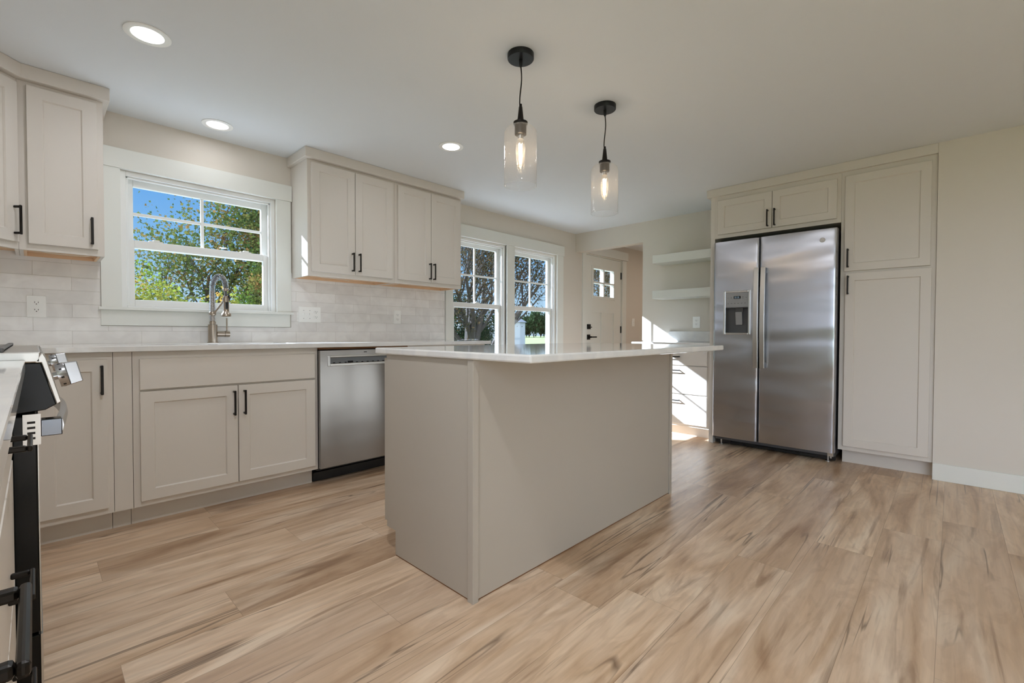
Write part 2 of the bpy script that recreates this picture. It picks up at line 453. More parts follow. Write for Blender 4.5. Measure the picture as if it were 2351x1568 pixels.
# ------------------------------------------------------------------ geometry helpers
ROOT = {}
class MB:
    """Collects shapes in one mesh; M places local (u, v, n) coordinates in the world."""
    def __init__(s, M=None):
        s.bm = bmesh.new(); s.M = M or Matrix.Identity(4)
    def v(s, p): return s.bm.verts.new(s.M @ Vector(p))
    def face(s, vs):
        try: return s.bm.faces.new(vs)
        except ValueError: return None
    def box(s, x0, x1, y0, y1, z0, z1):
        P = [s.v(p) for p in ((x0, y0, z0), (x1, y0, z0), (x1, y1, z0), (x0, y1, z0), (x0, y0, z1), (x1, y0, z1), (x1, y1, z1), (x0, y1, z1))]
        for f in ((3, 2, 1, 0), (4, 5, 6, 7), (0, 1, 5, 4), (1, 2, 6, 5), (2, 3, 7, 6), (3, 0, 4, 7)):
            s.face([P[i] for i in f])
        return s
    def prism(s, poly, a, b, axis='z'):
        """Polygon (2-D) extruded from a to b along the axis."""
        mk = {'z': lambda p, t: (p[0], p[1], t), 'y': lambda p, t: (p[0], t, p[1]), 'x': lambda p, t: (t, p[0], p[1])}[axis]
        A = [s.v(mk(p, a)) for p in poly]; B = [s.v(mk(p, b)) for p in poly]
        s.face(A[::-1]); s.face(B)
        n = len(poly)
        for i in range(n): s.face([A[i], A[(i + 1) % n], B[(i + 1) % n], B[i]])
        return s
    def ring(s, c, ax, r, seg, ref=None):
        ax = Vector(ax).normalized()
        ref = Vector(ref) if ref else (Vector((0, 0, 1)) if abs(ax.z) < 0.9 else Vector((1, 0, 0)))
        u = ax.cross(ref).normalized(); w = ax.cross(u)
        return [s.v(Vector(c) + (u * math.cos(2 * PI * i / seg) + w * math.sin(2 * PI * i / seg)) * r) for i in range(seg)]
    def cyl(s, p0, p1, r, r2=None, seg=20, cap=True):
        p0, p1 = Vector(p0), Vector(p1)
        A = s.ring(p0, p1 - p0, r, seg); B = s.ring(p1, p1 - p0, r if r2 is None else r2, seg)
        for i in range(seg): s.face([A[i], A[(i + 1) % seg], B[(i + 1) % seg], B[i]])
        if cap: s.face(A[::-1]); s.face(B)
        return s
    def lathe(s, prof, c, seg=32, cap0=True, cap1=True, axis=(0, 0, 1)):
        ax = Vector(axis).normalized()
        R = [s.ring(Vector(c) + ax * z, ax, max(r, 1e-4), seg) for r, z in prof]
        for a, b in zip(R, R[1:]):
            for i in range(seg): s.face([a[i], a[(i + 1) % seg], b[(i + 1) % seg], b[i]])
        if cap0: s.face(R[0][::-1])
        if cap1: s.face(R[-1])
        return s
    def tube(s, pts, r, seg=10, radii=None, cap=True):
        pts = [Vector(p) for p in pts]
        prev = None; ref = None
        for i, p in enumerate(pts):
            t = (pts[min(i + 1, len(pts) - 1)] - pts[max(i - 1, 0)]).normalized()
            if ref is None: ref = Vector((0, 0, 1)) if abs(t.z) < 0.9 else Vector((1, 0, 0))
            u = t.cross(ref).normalized(); w = t.cross(u); ref = -w if False else ref
            rr = radii[i] if radii else r
            ring = [s.v(p + (u * math.cos(2 * PI * k / seg) + w * math.sin(2 * PI * k / seg)) * rr) for k in range(seg)]
            if prev:
                for k in range(seg): s.face([prev[k], prev[(k + 1) % seg], ring[(k + 1) % seg], ring[k]])
            elif cap: s.face(ring[::-1])
            prev = ring
        if cap: s.face(prev)
        return s
    def sphere(s, c, r, seg=12, rings=8, sc_=(1, 1, 1)):
        m = s.M @ Matrix.Translation(c) @ Matrix.Diagonal((*[r * k for k in sc_], 1))
        bmesh.ops.create_uvsphere(s.bm, u_segments=seg, v_segments=rings, radius=1, matrix=m); return s
    def shaker(s, u0, u1, v0, v1, t=0.02, fr=0.055, rec=0.008, n0=0.0):
        """A five-piece door: flat frame, stepped edge, recessed flat panel. n0 is its back."""
        def R(a, n): return [s.v(p) for p in ((u0 + a, v0 + a, n), (u1 - a, v0 + a, n), (u1 - a, v1 - a, n), (u0 + a, v1 - a, n))]
        back = R(0, n0); f0 = R(0, n0 + t - 0.0015); f1 = R(0.0015, n0 + t); i0 = R(fr, n0 + t); i1 = R(fr + 0.004, n0 + t - rec * 0.7); i2 = R(fr + 0.005, n0 + t - rec)
        s.face(back[::-1])
        for a, b in ((back, f0), (f0, f1), (f1, i0), (i0, i1), (i1, i2)):
            for i in range(4): s.face([a[i], a[(i + 1) % 4], b[(i + 1) % 4], b[i]])
        s.face(i2); return s
    def slab(s, u0, u1, v0, v1, t=0.02, n0=0.0):
        def R(a, n): return [s.v(p) for p in ((u0 + a, v0 + a, n), (u1 - a, v0 + a, n), (u1 - a, v1 - a, n), (u0 + a, v1 - a, n))]
        back = R(0, n0); f0 = R(0, n0 + t - 0.002); f1 = R(0.002, n0 + t)
        s.face(back[::-1])
        for a, b in ((back, f0), (f0, f1)):
            for i in range(4): s.face([a[i], a[(i + 1) % 4], b[(i + 1) % 4], b[i]])
        s.face(f1); return s
    def build(s, name, mat, parent=None, bevel=0.0, smooth=False, loc=None, seg=2):
        bm = s.bm
        bmesh.ops.recalc_face_normals(bm, faces=bm.faces)
        me = bpy.data.meshes.new(name)
        if parent is not None: base = ROOT[parent.name]
        elif loc is not None: base = Vector(loc)
        else:
            xs = [v.co for v in bm.verts]
            base = Vector(((min(c.x for c in xs) + max(c.x for c in xs)) / 2, (min(c.y for c in xs) + max(c.y for c in xs)) / 2, min(c.z for c in xs)))
        for v in bm.verts: v.co -= base
        bm.to_mesh(me); bm.free()
        me.materials.append(MATS[mat])
        o = bpy.data.objects.new(name, me); COL.objects.link(o)
        ROOT[o.name] = base
        if parent is not None: o.parent = parent
        else: o.location = base
        if smooth:
            for p in me.polygons: p.use_smooth = True
            me.set_sharp_from_angle(angle=math.radians(40))
        if bevel:
            md = o.modifiers.new('bevel', 'BEVEL'); md.width = bevel; md.segments = seg
            md.limit_method = 'ANGLE'; md.angle_limit = math.radians(50)
        return o

def tag(o, label=None, cat=None, group=None, kind=None):
    if label: o['label'] = label
    if cat: o['category'] = cat
    if group: o['group'] = group
    if kind: o['kind'] = kind
    return o
def thing(name, label, cat, loc, group=None, kind=None):
    o = bpy.data.objects.new(name, None); COL.objects.link(o)
    o.location = loc; o.empty_display_size = 0.05
    ROOT[o.name] = Vector(loc)
    return tag(o, label, cat, group, kind)
def fr(origin, U, N):
    """Local frame: u to the right as seen from the front, v up, n towards the viewer."""
    U, N = Vector(U).normalized(), Vector(N).normalized(); V = Vector((0, 0, 1))
    m = Matrix((U, V, N)).transposed().to_4x4(); m.translation = Vector(origin); return m

# main planes of the room (metres)
YW, XF, H = 3.5395, 4.862, 2.258          # window wall, refrigerator-side wall, ceiling
XL, YBK, XJ = -0.667, -3.4, 4.2           # range wall, wall behind, jutting wall by the pantry
YB, YU, XC = 2.920, 3.248, 4.2154         # faces of base, wall and tall cabinets
CT, CB = 0.914, 0.884                     # worktop top and underside

# ------------------------------------------------------------------ room shell
def wall_with_holes(name, axis, a0, a1, z0, z1, t0, t1, holes, mat='wall_paint'):
    mb = MB()
    As = sorted({a0, a1, *[h[0] for h in holes], *[h[1] for h in holes]})
    Zs = sorted({z0, z1, *[h[2] for h in holes], *[h[3] for h in holes]})
    solid = lambda i, k: 0 <= i < len(As) - 1 and 0 <= k < len(Zs) - 1 and not any(h[0] <= (As[i] + As[i + 1]) / 2 <= h[1] and h[2] <= (Zs[k] + Zs[k + 1]) / 2 <= h[3] for h in holes)
    vs = {}
    def P(i, k, t):
        key = (i, k, t)
        if key not in vs: vs[key] = mb.v((As[i], t, Zs[k]) if axis == 'x' else (t, As[i], Zs[k]))
        return vs[key]
    for i in range(len(As) - 1):
        for k in range(len(Zs) - 1):
            if not solid(i, k): continue
            for t in (t0, t1): mb.face([P(i, k, t), P(i + 1, k, t), P(i + 1, k + 1, t), P(i, k + 1, t)])
            for (di, dk, e) in ((-1, 0, ((i, k), (i, k + 1))), (1, 0, ((i + 1, k), (i + 1, k + 1))), (0, -1, ((i, k), (i + 1, k))), (0, 1, ((i, k + 1), (i + 1, k + 1)))):
                if not solid(i + di, k + dk):
                    (p, q), (r, w) = e
                    mb.face([P(p, q, t0), P(r, w, t0), P(r, w, t1), P(p, q, t1)])
    return tag(mb.build(name, mat), kind='structure')

W1 = (0.361, 1.219, 1.125, 1.938)         # window over the sink
W2 = (2.836, 3.592, 0.60, 1.938)          # pair of tall windows
W3 = (3.709, 4.473, 0.60, 1.938)
D1 = (5.085, 6.015, 0.0, 2.045)           # entry door
wall_with_holes('wall_front', 'x', -0.8, 7.7, 0, H, YW, YW + 0.16, [W1, W2, W3, D1])
wall_with_holes('wall_right', 'y', YBK, YW, 0, H, XF, XF + 0.12, [(2.5875, YW, 0, 2.027)])
W5 = (-3.1, -0.25, 0.30, 2.10)            # unseen side window, added to let fill light in
wall_with_holes('wall_left', 'y', YBK, YW, 0, H, XL - 0.12, XL, [W5])
wall_with_holes('wall_back', 'x', -0.8, 5.0, 0, H, YBK - 0.14, YBK, [])
tag(MB().box(XJ, XF, YBK, 0.088, 0, H).build('wall_right_near', 'wall_paint'), kind='structure')
wall_with_holes('wall_hall_end', 'y', 1.3, YW, 0, H, 7.55, 7.67, [])
wall_with_holes('wall_hall_side', 'x', XF + 0.12, 7.67, 0, H, 1.18, 1.3, [])
tag(MB().box(-0.8, 7.7, YBK - 0.14, YW + 0.16, H, H + 0.12).build('ceiling', 'ceiling_paint'), kind='structure')

def build_floor():
    rnd = random.Random(11)
    W, LN, Y0 = 0.2165, 1.524, 0.0235
    known = {0: 2.965, 1: 2.545, 2: 2.148, 3: 1.566, -1: 3.295, 7: 0.165, 6: 0.847, 8: 0.49, 10: 0.862, 12: 0.63}
    bm = bmesh.new(); uvl = bm.loops.layers.uv.new('plank_uv'); cl = bm.loops.layers.float_color.new('plank')
    x0, x1, y0, y1 = -0.8, 7.7, YBK - 0.14, YW + 0.16
    r0, r1 = int(math.floor((y0 - Y0) / W)), int(math.ceil((y1 - Y0) / W))
    for r in range(r0, r1):
        ya, yb = max(y0, Y0 + r * W), min(y1, Y0 + (r + 1) * W)
        off = known.get(r, rnd.random() * LN) % LN
        k = int(math.floor((x0 - off) / LN))
        while off + k * LN < x1:
            px = off + k * LN
            xa, xb = max(x0, px), min(x1, px + LN)
            if xb > xa + 1e-4:
                c = (rnd.random(), rnd.random() ** 2, rnd.random(), 1)
                f = bm.faces.new([bm.verts.new((x, y, 0)) for x, y in ((xa, ya), (xb, ya), (xb, yb), (xa, yb))])
                for l in f.loops:
                    l[uvl].uv = (l.vert.co.x - px, l.vert.co.y - (Y0 + r * W)); l[cl] = c
            k += 1
    # slab under the boards
    P = [bm.verts.new(p) for p in ((x0, y0, -0.1), (x1, y0, -0.1), (x1, y1, -0.1), (x0, y1, -0.1), (x0, y0, -0.001), (x1, y0, -0.001), (x1, y1, -0.001), (x0, y1, -0.001))]
    for f in ((3, 2, 1, 0), (0, 1, 5, 4), (1, 2, 6, 5), (2, 3, 7, 6), (3, 0, 4, 7)): bm.faces.new([P[i] for i in f])
    me = bpy.data.meshes.new('floor'); bm.to_mesh(me); bm.free()
    me.materials.append(MATS['floor_planks'])
    o = bpy.data.objects.new('floor', me); COL.objects.link(o); tag(o, kind='structure')
build_floor()

# tiled backsplash
mb = MB()
mb.box(XL, 0.268, YW - 0.009, YW, CT, 1.42); mb.box(0.268, 1.319, YW - 0.009, YW, CT, 1.018); mb.box(1.319, 2.742, YW - 0.009, YW, CT, 1.42)
tag(mb.build('wall_front_tile', 'tile_along_x'), kind='structure')
tag(MB().box(XL, XL + 0.009, 0.1, YW - 0.009, CT, 1.42).build('wall_left_tile', 'tile_along_y'), kind='structure')

# baseboards
tag(MB().box(XJ - 0.015, XJ, YBK, 0.088, 0, 0.113).build('baseboard_right', 'trim_paint', bevel=0.003), kind='structure')
tag(MB().box(2.75, XF, YW - 0.015, YW, 0, 0.113).build('baseboard_front', 'trim_paint', bevel=0.003), kind='structure')
tag(MB().box(6.13, 7.55, YW - 0.015, YW, 0, 0.113).build('baseboard_hall', 'trim_paint', bevel=0.003), kind='structure')
tag(MB().box(XF - 0.015, XF, 2.28, 2.5875, 0, 0.113).build('baseboard_right_far', 'trim_paint', bevel=0.003), kind='structure')

# windows
def window_unit(root, x0, x1, z0, z1, mid0, mid1, latches):
    t, st = 0.028, 0.041
    ya = YW
    m = MB()   # jamb liner lining the wall opening, with a stop
    for (a, b, c, d) in ((x0, x0 + t, z0, z1), (x1 - t, x1, z0, z1), (x0 + t, x1 - t, z1 - t, z1), (x0 + t, x1 - t, z0, z0 + 0.012)):
        m.box(a, b, ya + 0.012, ya + 0.15, c, d)
    s = 0.012
    for (a, b, c, d) in ((x0 + t, x0 + t + s, z0 + 0.012, z1 - t), (x1 - t - s, x1 - t, z0 + 0.012, z1 - t), (x0 + t, x1 - t, z1 - t - s, z1 - t)):
        m.box(a, b, ya + 0.03, ya + 0.046, c, d)
    m.build('window_frame', 'vinyl', root, bevel=0.003)
    gx0, gx1 = x0 + t + st, x1 - t - st
    # upper (outer) sash with a cross of muntins
    yu0, yu1 = ya + 0.085, ya + 0.115
    zt, zb = z1 - t, mid0
    m = MB()
    m.box(x0 + t, gx0, yu0, yu1, zb, zt); m.box(gx1, x1 - t, yu0, yu1, zb, zt)
    m.box(gx0, gx1, yu0, yu1, zt - st, zt); m.box(gx0, gx1, yu0, yu1, zb, mid1)
    us = m.build('upper_sash', 'vinyl', root, bevel=0.003)
    MB().box(gx0, gx1, yu0 + 0.012, yu0 + 0.016, mid1, zt - st).build('glass', 'window_glass', us)
    cx, cz = (gx0 + gx1) / 2, (mid1 + zt - st) / 2
    m = MB(); m.box(cx - 0.009, cx + 0.009, yu0 + 0.006, yu0 + 0.022, mid1, zt - st)
    m.box(gx0, cx - 0.009, yu0 + 0.0065, yu0 + 0.0215, cz - 0.009, cz + 0.009); m.box(cx + 0.009, gx1, yu0 + 0.0065, yu0 + 0.0215, cz - 0.009, cz + 0.009)
    m.build('muntins', 'vinyl', us, bevel=0.002)
    # lower (inner) sash
    yl0, yl1 = ya + 0.05, ya + 0.08
    m = MB()
    m.box(x0 + t, gx0, yl0, yl1, z0 + 0.012, mid1); m.box(gx1, x1 - t, yl0, yl1, z0 + 0.012, mid1)
    m.box(gx0, gx1, yl0, yl1, mid0, mid1); m.box(gx0, gx1, yl0, yl1, z0 + 0.012, z0 + 0.054)
    ls = m.build('lower_sash', 'vinyl', root, bevel=0.003)
    MB().box(gx0, gx1, yl0 + 0.012, yl0 + 0.016, z0 + 0.054, mid0).build('glass', 'window_glass', ls)
    for lx in latches:
        m = MB(); m.box(lx - 0.035, lx + 0.035, yl0 + 0.002, yl1 - 0.002, mid1, mid1 + 0.006); m.box(lx - 0.014, lx + 0.02, yl0 + 0.004, yl1 - 0.004, mid1 + 0.006, mid1 + 0.014)
        m.build('sash_lock', 'vinyl', ls, bevel=0.002)

def casing(root, name, *boxes):
    m = MB()
    for b in boxes: m.box(*b)
    return m.build(name, 'trim_paint', root, bevel=0.0015)
yc = YW - 0.02
w = tag(thing('window_1', None, None, (0.79, YW, 1.02)), kind='structure')
window_unit(w, *W1, 1.494, 1.540, (0.535, 1.04))
casing(w, 'side_casing', (0.270, W1[0], yc, YW, 1.127, 1.938)); casing(w, 'side_casing', (W1[1], 1.318, yc, YW, 1.127, 1.938))
casing(w, 'head_casing', (0.270, 1.3245, yc - 0.006, YW, 1.938, 2.052))
casing(w, 'stool', (0.257, 1.3245, YW - 0.045, YW + 0.05, 1.111, 1.127)); casing(w, 'apron', (0.268, 1.309, yc, YW, 1.020, 1.111))
w = tag(thing('window_2', None, None, (3.66, YW, 0.5)), kind='structure')
for W in (W2, W3): window_unit(w, *W, 1.240, 1.289, ((W[0] + W[1]) / 2,))
casing(w, 'side_casing', (2.748, W2[0], yc, YW, 0.60, 1.938)); casing(w, 'mullion_casing', (W2[1], W3[0], yc, YW + 0.012, 0.60, 1.938)); casing(w, 'side_casing', (W3[1], 4.592, yc, YW, 0.60, 1.938))
casing(w, 'head_casing', (2.735, 4.605, yc - 0.006, YW, 1.938, 2.058))
casing(w, 'stool', (2.735, 4.605, YW - 0.045, YW + 0.05, 0.584, 0.60)); casing(w, 'apron', (2.748, 4.592, yc, YW, 0.49, 0.584))

# entry door down the hall
d = tag(thing('door_1', None, None, (5.55, YW, 0)), kind='structure')
casing(d, 'side_casing', (5.013, D1[0], yc, YW, 0, 2.045)); casing(d, 'side_casing', (D1[1], 6.124, yc, YW, 0, 2.045)); casing(d, 'head_casing', (4.99, 6.166, yc - 0.006, YW, 2.050, 2.170))
casing(d, 'door_jamb', (D1[0], 5.098, YW, YW + 0.15, 0, 2.045), (6.002, D1[1], YW, YW + 0.15, 0, 2.045), (5.098, 6.002, YW, YW + 0.15, 2.033, 2.045))
m = MB(); dx0, dx1, yd0, yd1 = 5.101, 5.999, YW + 0.004, YW + 0.048
gx0, gx1, gz0, gz1 = 5.262, 5.815, 1.469, 1.882
for b in ((dx0, gx0, 0.01, 2.028), (gx1, dx1, 0.01, 2.028), (gx0, gx1, gz1, 2.028), (gx0, gx1, 1.265, gz0), (gx0, gx1, 0.01, 0.25), (5.49, 5.585, 0.25, 1.265)):
    m.box(b[0], b[1], yd0, yd1, b[2], b[3])
for a, b in ((gx0, 5.49), (5.585, gx1)): m.box(a, b, yd0 + 0.012, yd1 - 0.012, 0.25, 1.265)
dp = m.build('door_panel', 'trim_paint', d)
m = MB()
for b in ((gx0 - 0.02, gx0 + 0.02, gz0 - 0.02, gz1 + 0.02), (gx1 - 0.02, gx1 + 0.02, gz0 - 0.02, gz1 + 0.02), (gx0 + 0.02, gx1 - 0.02, gz1 - 0.02, gz1 + 0.02), (gx0 + 0.02, gx1 - 0.02, gz0 - 0.02, gz0 + 0.02), (5.525, 5.553, gz0 + 0.02, gz1 - 0.02), (gx0 + 0.02, 5.525, 1.663, 1.688), (5.553, gx1 - 0.02, 1.663, 1.688)):
    m.box(b[0], b[1], yd0 - 0.01, yd1 + 0.01, b[2], b[3])
m.build('light_frame', 'trim_paint', dp, bevel=0.004)
MB().box(gx0, gx1, yd0 + 0.02, yd0 + 0.024, gz0, gz1).build('glass', 'window_glass', dp)
for hz in (1.818, 1.031, 0.2): MB().box(5.992, 6.008, YW - 0.008, YW + 0.004, hz - 0.05, hz + 0.05).build('hinge', 'black_metal', d)
m = MB(); m.box(5.14, 5.205, yd0 - 0.02, yd0, 1.033, 1.1); m.box(5.165, 5.215, yd0 - 0.034, yd0 - 0.02, 1.054, 1.066); m.build('deadbolt', 'black_metal', d, bevel=0.003)
m = MB(); m.box(5.14, 5.205, yd0 - 0.012, yd0, 0.893, 0.96); m.cyl((5.173, yd0 - 0.012, 0.927), (5.173, yd0 - 0.05, 0.927), 0.012); m.box(5.165, 5.29, yd0 - 0.062, yd0 - 0.048, 0.918, 0.936); m.build('door_handle', 'black_metal', d, bevel=0.002)

# unseen side window added for fill light: a plain glazed frame
w = tag(thing('fill_window', None, None, (XL, -1.7, 0.3)), kind='structure')
m = MB()
for b in ((W5[0], W5[0] + 0.06, W5[2], W5[3]), (W5[1] - 0.06, W5[1], W5[2], W5[3]), (-1.705, -1.645, W5[2] + 0.06, W5[3] - 0.06), (W5[0] + 0.06, W5[1] - 0.06, W5[3] - 0.06, W5[3]), (W5[0] + 0.06, W5[1] - 0.06, W5[2], W5[2] + 0.06)):
    m.box(XL - 0.1, XL - 0.04, b[0], b[1], b[2], b[3])
m.build('window_frame', 'vinyl', w, bevel=0.003)
MB().box(XL - 0.08, XL - 0.075, W5[0] + 0.06, W5[1] - 0.06, W5[2] + 0.06, W5[3] - 0.06).build('glass', 'window_glass', w)

# ------------------------------------------------------------------ cabinetry
def pull(parent, M, u, v, vertical=True, L=0.139, n0=0.02):
    m = MB(M); a, w2, so, bd = L / 2, 0.0055, 0.034, 0.0075
    def bx(u0, u1, v0, v1, q0, q1):
        m.box(u + u0, u + u1, v + v0, v + v1, n0 + q0, n0 + q1)
    if vertical:
        bx(-w2, w2, -a, a, so - bd, so); bx(-w2, w2, a - 0.013, a - 0.002, 0, so - bd); bx(-w2, w2, -a + 0.002, -a + 0.013, 0, so - bd)
    else:
        bx(-a, a, -w2, w2, so - bd, so); bx(a - 0.013, a - 0.002, -w2, w2, 0, so - bd); bx(-a + 0.002, -a + 0.013, -w2, w2, 0, so - bd)
    return m.build('handle', 'bronze', parent, bevel=0.003)

def door(cab, M, u0, u1, v0, v1, handle=None, mat='cabinet_paint', frw=0.055):
    d = MB(M).shaker(u0, u1, v0, v1, fr=frw).build('door', mat, cab)
    if handle: pull(d, M, *handle)
    return d

def base_carcass(cab, M, u0, u1, depth, mat='cabinet_paint', toe=0.095, z0=0.108, left_panel=True, right_panel=True):
    m = MB(M)
    m.box(u0, u1, z0, CB, -0.02, 0)                                   # face
    m.box(u0, u0 + 0.018, z0, CB, -depth, -0.02); m.box(u1 - 0.018, u1, z0, CB, -depth, -0.02)
    m.box(u0 + 0.018, u1 - 0.018, z0, z0 + 0.018, -depth, -0.02)
    m.box(u0 + 0.018, u1 - 0.018, z0 + 0.018, CB, -depth, -depth + 0.01)
    m.build('carcass', mat, cab)
    MB(M).box(u0, u1, 0, z0, -depth, -toe).build('toe_kick', mat, cab)

FS = fr((0, YB, 0), (1, 0, 0), (0, -1, 0))     # sink run; u = x
dep = YW - YB - 0.012
c = thing('base_cabinet', 'greige base cabinet with one narrow door, in the corner just beyond the range', 'cabinet', (0.12, YB, 0))
base_carcass(c, FS, -0.05, 0.261, dep)
door(c, FS, 0.004, 0.241, 0.140, 0.852, (0.2195, 0.756))
f = thing('filler_panel', 'plain greige filler strip between the narrow corner cabinet and the sink cabinet', 'panel', (0.3, YB, 0))
MB(FS).box(0.263, 0.333, 0.108, CB, -0.02, -0.001).build('filler_face', 'cabinet_paint', f)
MB(FS).box(0.263, 0.333, 0, 0.108, -0.2, -0.095).build('toe_kick', 'cabinet_paint', f)
c = thing('sink_cabinet', 'wide greige sink base cabinet, two shaker doors under a blank drawer front', 'cabinet', (0.79, YB, 0))
base_carcass(c, FS, 0.335, 1.2505, dep)
MB(FS).slab(0.361, 1.228, 0.695, 0.848).build('false_drawer_front', 'cabinet_paint', c)
door(c, FS, 0.361, 0.7925, 0.137, 0.684, (0.772, 0.588)); door(c, FS, 0.7965, 1.228, 0.137, 0.684, (0.824, 0.588))
c = thing('base_cabinet', 'greige base cabinet beyond the dishwasher, under the worktop end, behind the island', 'cabinet', (2.28, YB, 0))
base_carcass(c, FS, 1.866, 2.70, dep)
door(c, FS, 1.89, 2.281, 0.137, 0.848, (2.26, 0.75)); door(c, FS, 2.285, 2.676, 0.137, 0.848, (2.306, 0.75))

# wall cabinets
def wall_cab(M, root, u0, u1, doors, depth=YW - YU - 0.002, side=True):
    z0, z1 = 1.380, 2.192
    m = MB(M)
    m.box(u0, u1, z0, z1, -0.02, 0); m.box(u0, u0 + 0.014, z0, z1, -depth, -0.02); m.box(u1 - 0.014, u1, z0, z1, -depth, -0.02)
    m.box(u0 + 0.014, u1 - 0.014, z1 - 0.014, z1, -depth, -0.02)
    m.build('carcass', 'cabinet_paint', root)
    m = MB(M)
    m.box(u0 + 0.0145, u1 - 0.0145, z0 + 0.022, z0 + 0.036, -depth, -0.021); m.box(u0 + 0.0145, u1 - 0.0145, z0 + 0.002, z0 + 0.022, -depth, -depth + 0.014)
    m.box(u0 + 0.0145, u0 + 0.026, z0 + 0.0005, z0 + 0.022, -depth + 0.014, -0.021); m.box(u1 - 0.026, u1 - 0.0145, z0 + 0.0005, z0 + 0.022, -depth + 0.014, -0.021)
    m.build('bottom_panel', 'raw_wood', root)['label'] = 'unpainted wood underside'
    for du0, du1, hu in doors: door(root, M, du0, du1, 1.411, 2.170, (hu, 1.502))
FU = fr((0, YU, 0), (1, 0, 0), (0, -1, 0))
c = thing('wall_cabinet', 'narrow greige wall cabinet with a single door, on the range side of the sink window', 'cabinet', (0.11, YW, 1.38))
wall_cab(FU, c, -0.0440, 0.2655, [(-0.012, 0.240, 0.2155)])
c = thing('wall_cabinet', 'greige two-door wall cabinet touching the sink window casing, above the dishwasher', 'cabinet', (1.67, YW, 1.38))
wall_cab(FU, c, 1.3265, 2.0155, [(1.350, 1.6705, 1.646), (1.6745, 1.990, 1.699)])
c = thing('wall_cabinet', 'greige two-door wall cabinet at the run end, next to the pair of tall windows', 'cabinet', (2.36, YW, 1.38))
wall_cab(FU, c, 2.0165, 2.7055, [(2.040, 2.3615, 2.342), (2.3655, 2.682, 2.386)])
# diagonal corner cabinet
c = thing('corner_wall_cabinet', 'diagonal corner wall cabinet, only its door edge and black pull in view above the range', 'cabinet', (-0.35, 3.2, 1.38))
pA, pB = Vector((-0.362, 2.932)), Vector((-0.045, 3.247))
DL = (pB - pA).length
FD = fr((pA.x, pA.y, 0), (1, 1, 0), (1, -1, 0))
foot = [(pA.x, pA.y), (pB.x, pB.y), (-0.045, YW - 0.003), (XL + 0.003, YW - 0.003), (XL + 0.003, 2.932)]
m = MB(); m.prism([(pA.x, pA.y), (pB.x, pB.y), (pB.x - 0.014, pB.y + 0.014), (pA.x - 0.014, pA.y + 0.014)], 1.380, 2.192)
m.box(-0.059, -0.045, 3.2625, YW - 0.003, 1.380, 2.192); m.box(XL + 0.003, -0.378, 2.932, 2.946, 1.380, 2.192)
m.prism([(-0.376, 2.948), (-0.061, 3.263), (-0.061, YW - 0.004), (XL + 0.004, YW - 0.004), (XL + 0.004, 2.948)], 2.176, 2.192)
m.build('carcass', 'cabinet_paint', c)
MB().prism([(-0.376, 2.948), (-0.061, 3.263), (-0.061, YW - 0.004), (XL + 0.004, YW - 0.004), (XL + 0.004, 2.948)], 1.402, 1.416).build('bottom_panel', 'raw_wood', c)['label'] = 'unpainted wood underside'
door(c, FD, 0.03, DL - 0.012, 1.411, 2.170, (DL - 0.035, 1.512))

# crown boards at the ceiling
def crown(name, label, poly):
    m = MB(); m.prism(poly, 2.190, H - 0.0005)
    o = m.build(name, 'cabinet_paint', bevel=0.003); return tag(o, label, 'moulding')
crown('crown_moulding', 'greige crown board over the two double-door wall cabinets', [(1.299, 3.2084), (2.718, 3.2084), (2.718, YW - 0.001), (1.299, YW - 0.001)])
crown('crown_moulding', 'greige crown board bending over the corner wall cabinet and the narrow one', [(0.291, YW - 0.001), (0.291, 3.2084), (-0.028, 3.2084), (-0.333, 2.9035), (XL + 0.001, 2.9035), (XL + 0.001, YW - 0.001)])
crown('crown_moulding', 'greige crown board above the refrigerator and pantry cupboards', [(XC - 0.022, 0.0885), (XF - 0.001, 0.0885), (XF - 0.001, 1.611), (XC - 0.022, 1.611)])

# pantry, over-refrigerator cabinet: frame facing -X, u = -y
FP = fr((XC, 0, 0), (0, -1, 0), (-1, 0, 0))
dF = XF - XC - 0.003
c = thing('pantry_cabinet', 'tall greige pantry cupboard with a long door below a shorter door, beside the refrigerator', 'cabinet', (4.5, 0.35, 0))
m = MB(FP); m.box(-0.6185, -0.0895, 0.108, 2.19, -dF, 0); m.build('carcass', 'cabinet_paint', c)
MB(FP).box(-0.602, -0.0895, 0, 0.108, -dF, -0.085).build('toe_kick', 'cabinet_paint', c)
door(c, FP, -0.594, -0.118, 1.447, 2.152, (-0.571, 1.541)); door(c, FP, -0.586, -0.110, 0.141, 1.431, (-0.568, 1.342))
c = thing('refrigerator_cabinet', 'greige two-door cupboard over the refrigerator with a full-height side panel', 'cabinet', (4.5, 1.1, 1.82))
m = MB(FP); m.box(-1.5425, -0.6195, 1.82, 2.19, -dF, 0); m.build('carcass', 'cabinet_paint', c)
MB(FP).box(-1.580, -1.543, 0, 2.19, -dF, 0.0).build('side_panel', 'cabinet_paint', c)
door(c, FP, -1.515, -1.086, 1.851, 2.148, (-1.1135, 1.930)); door(c, FP, -1.082, -0.645, 1.851, 2.148, (-1.0615, 1.930))

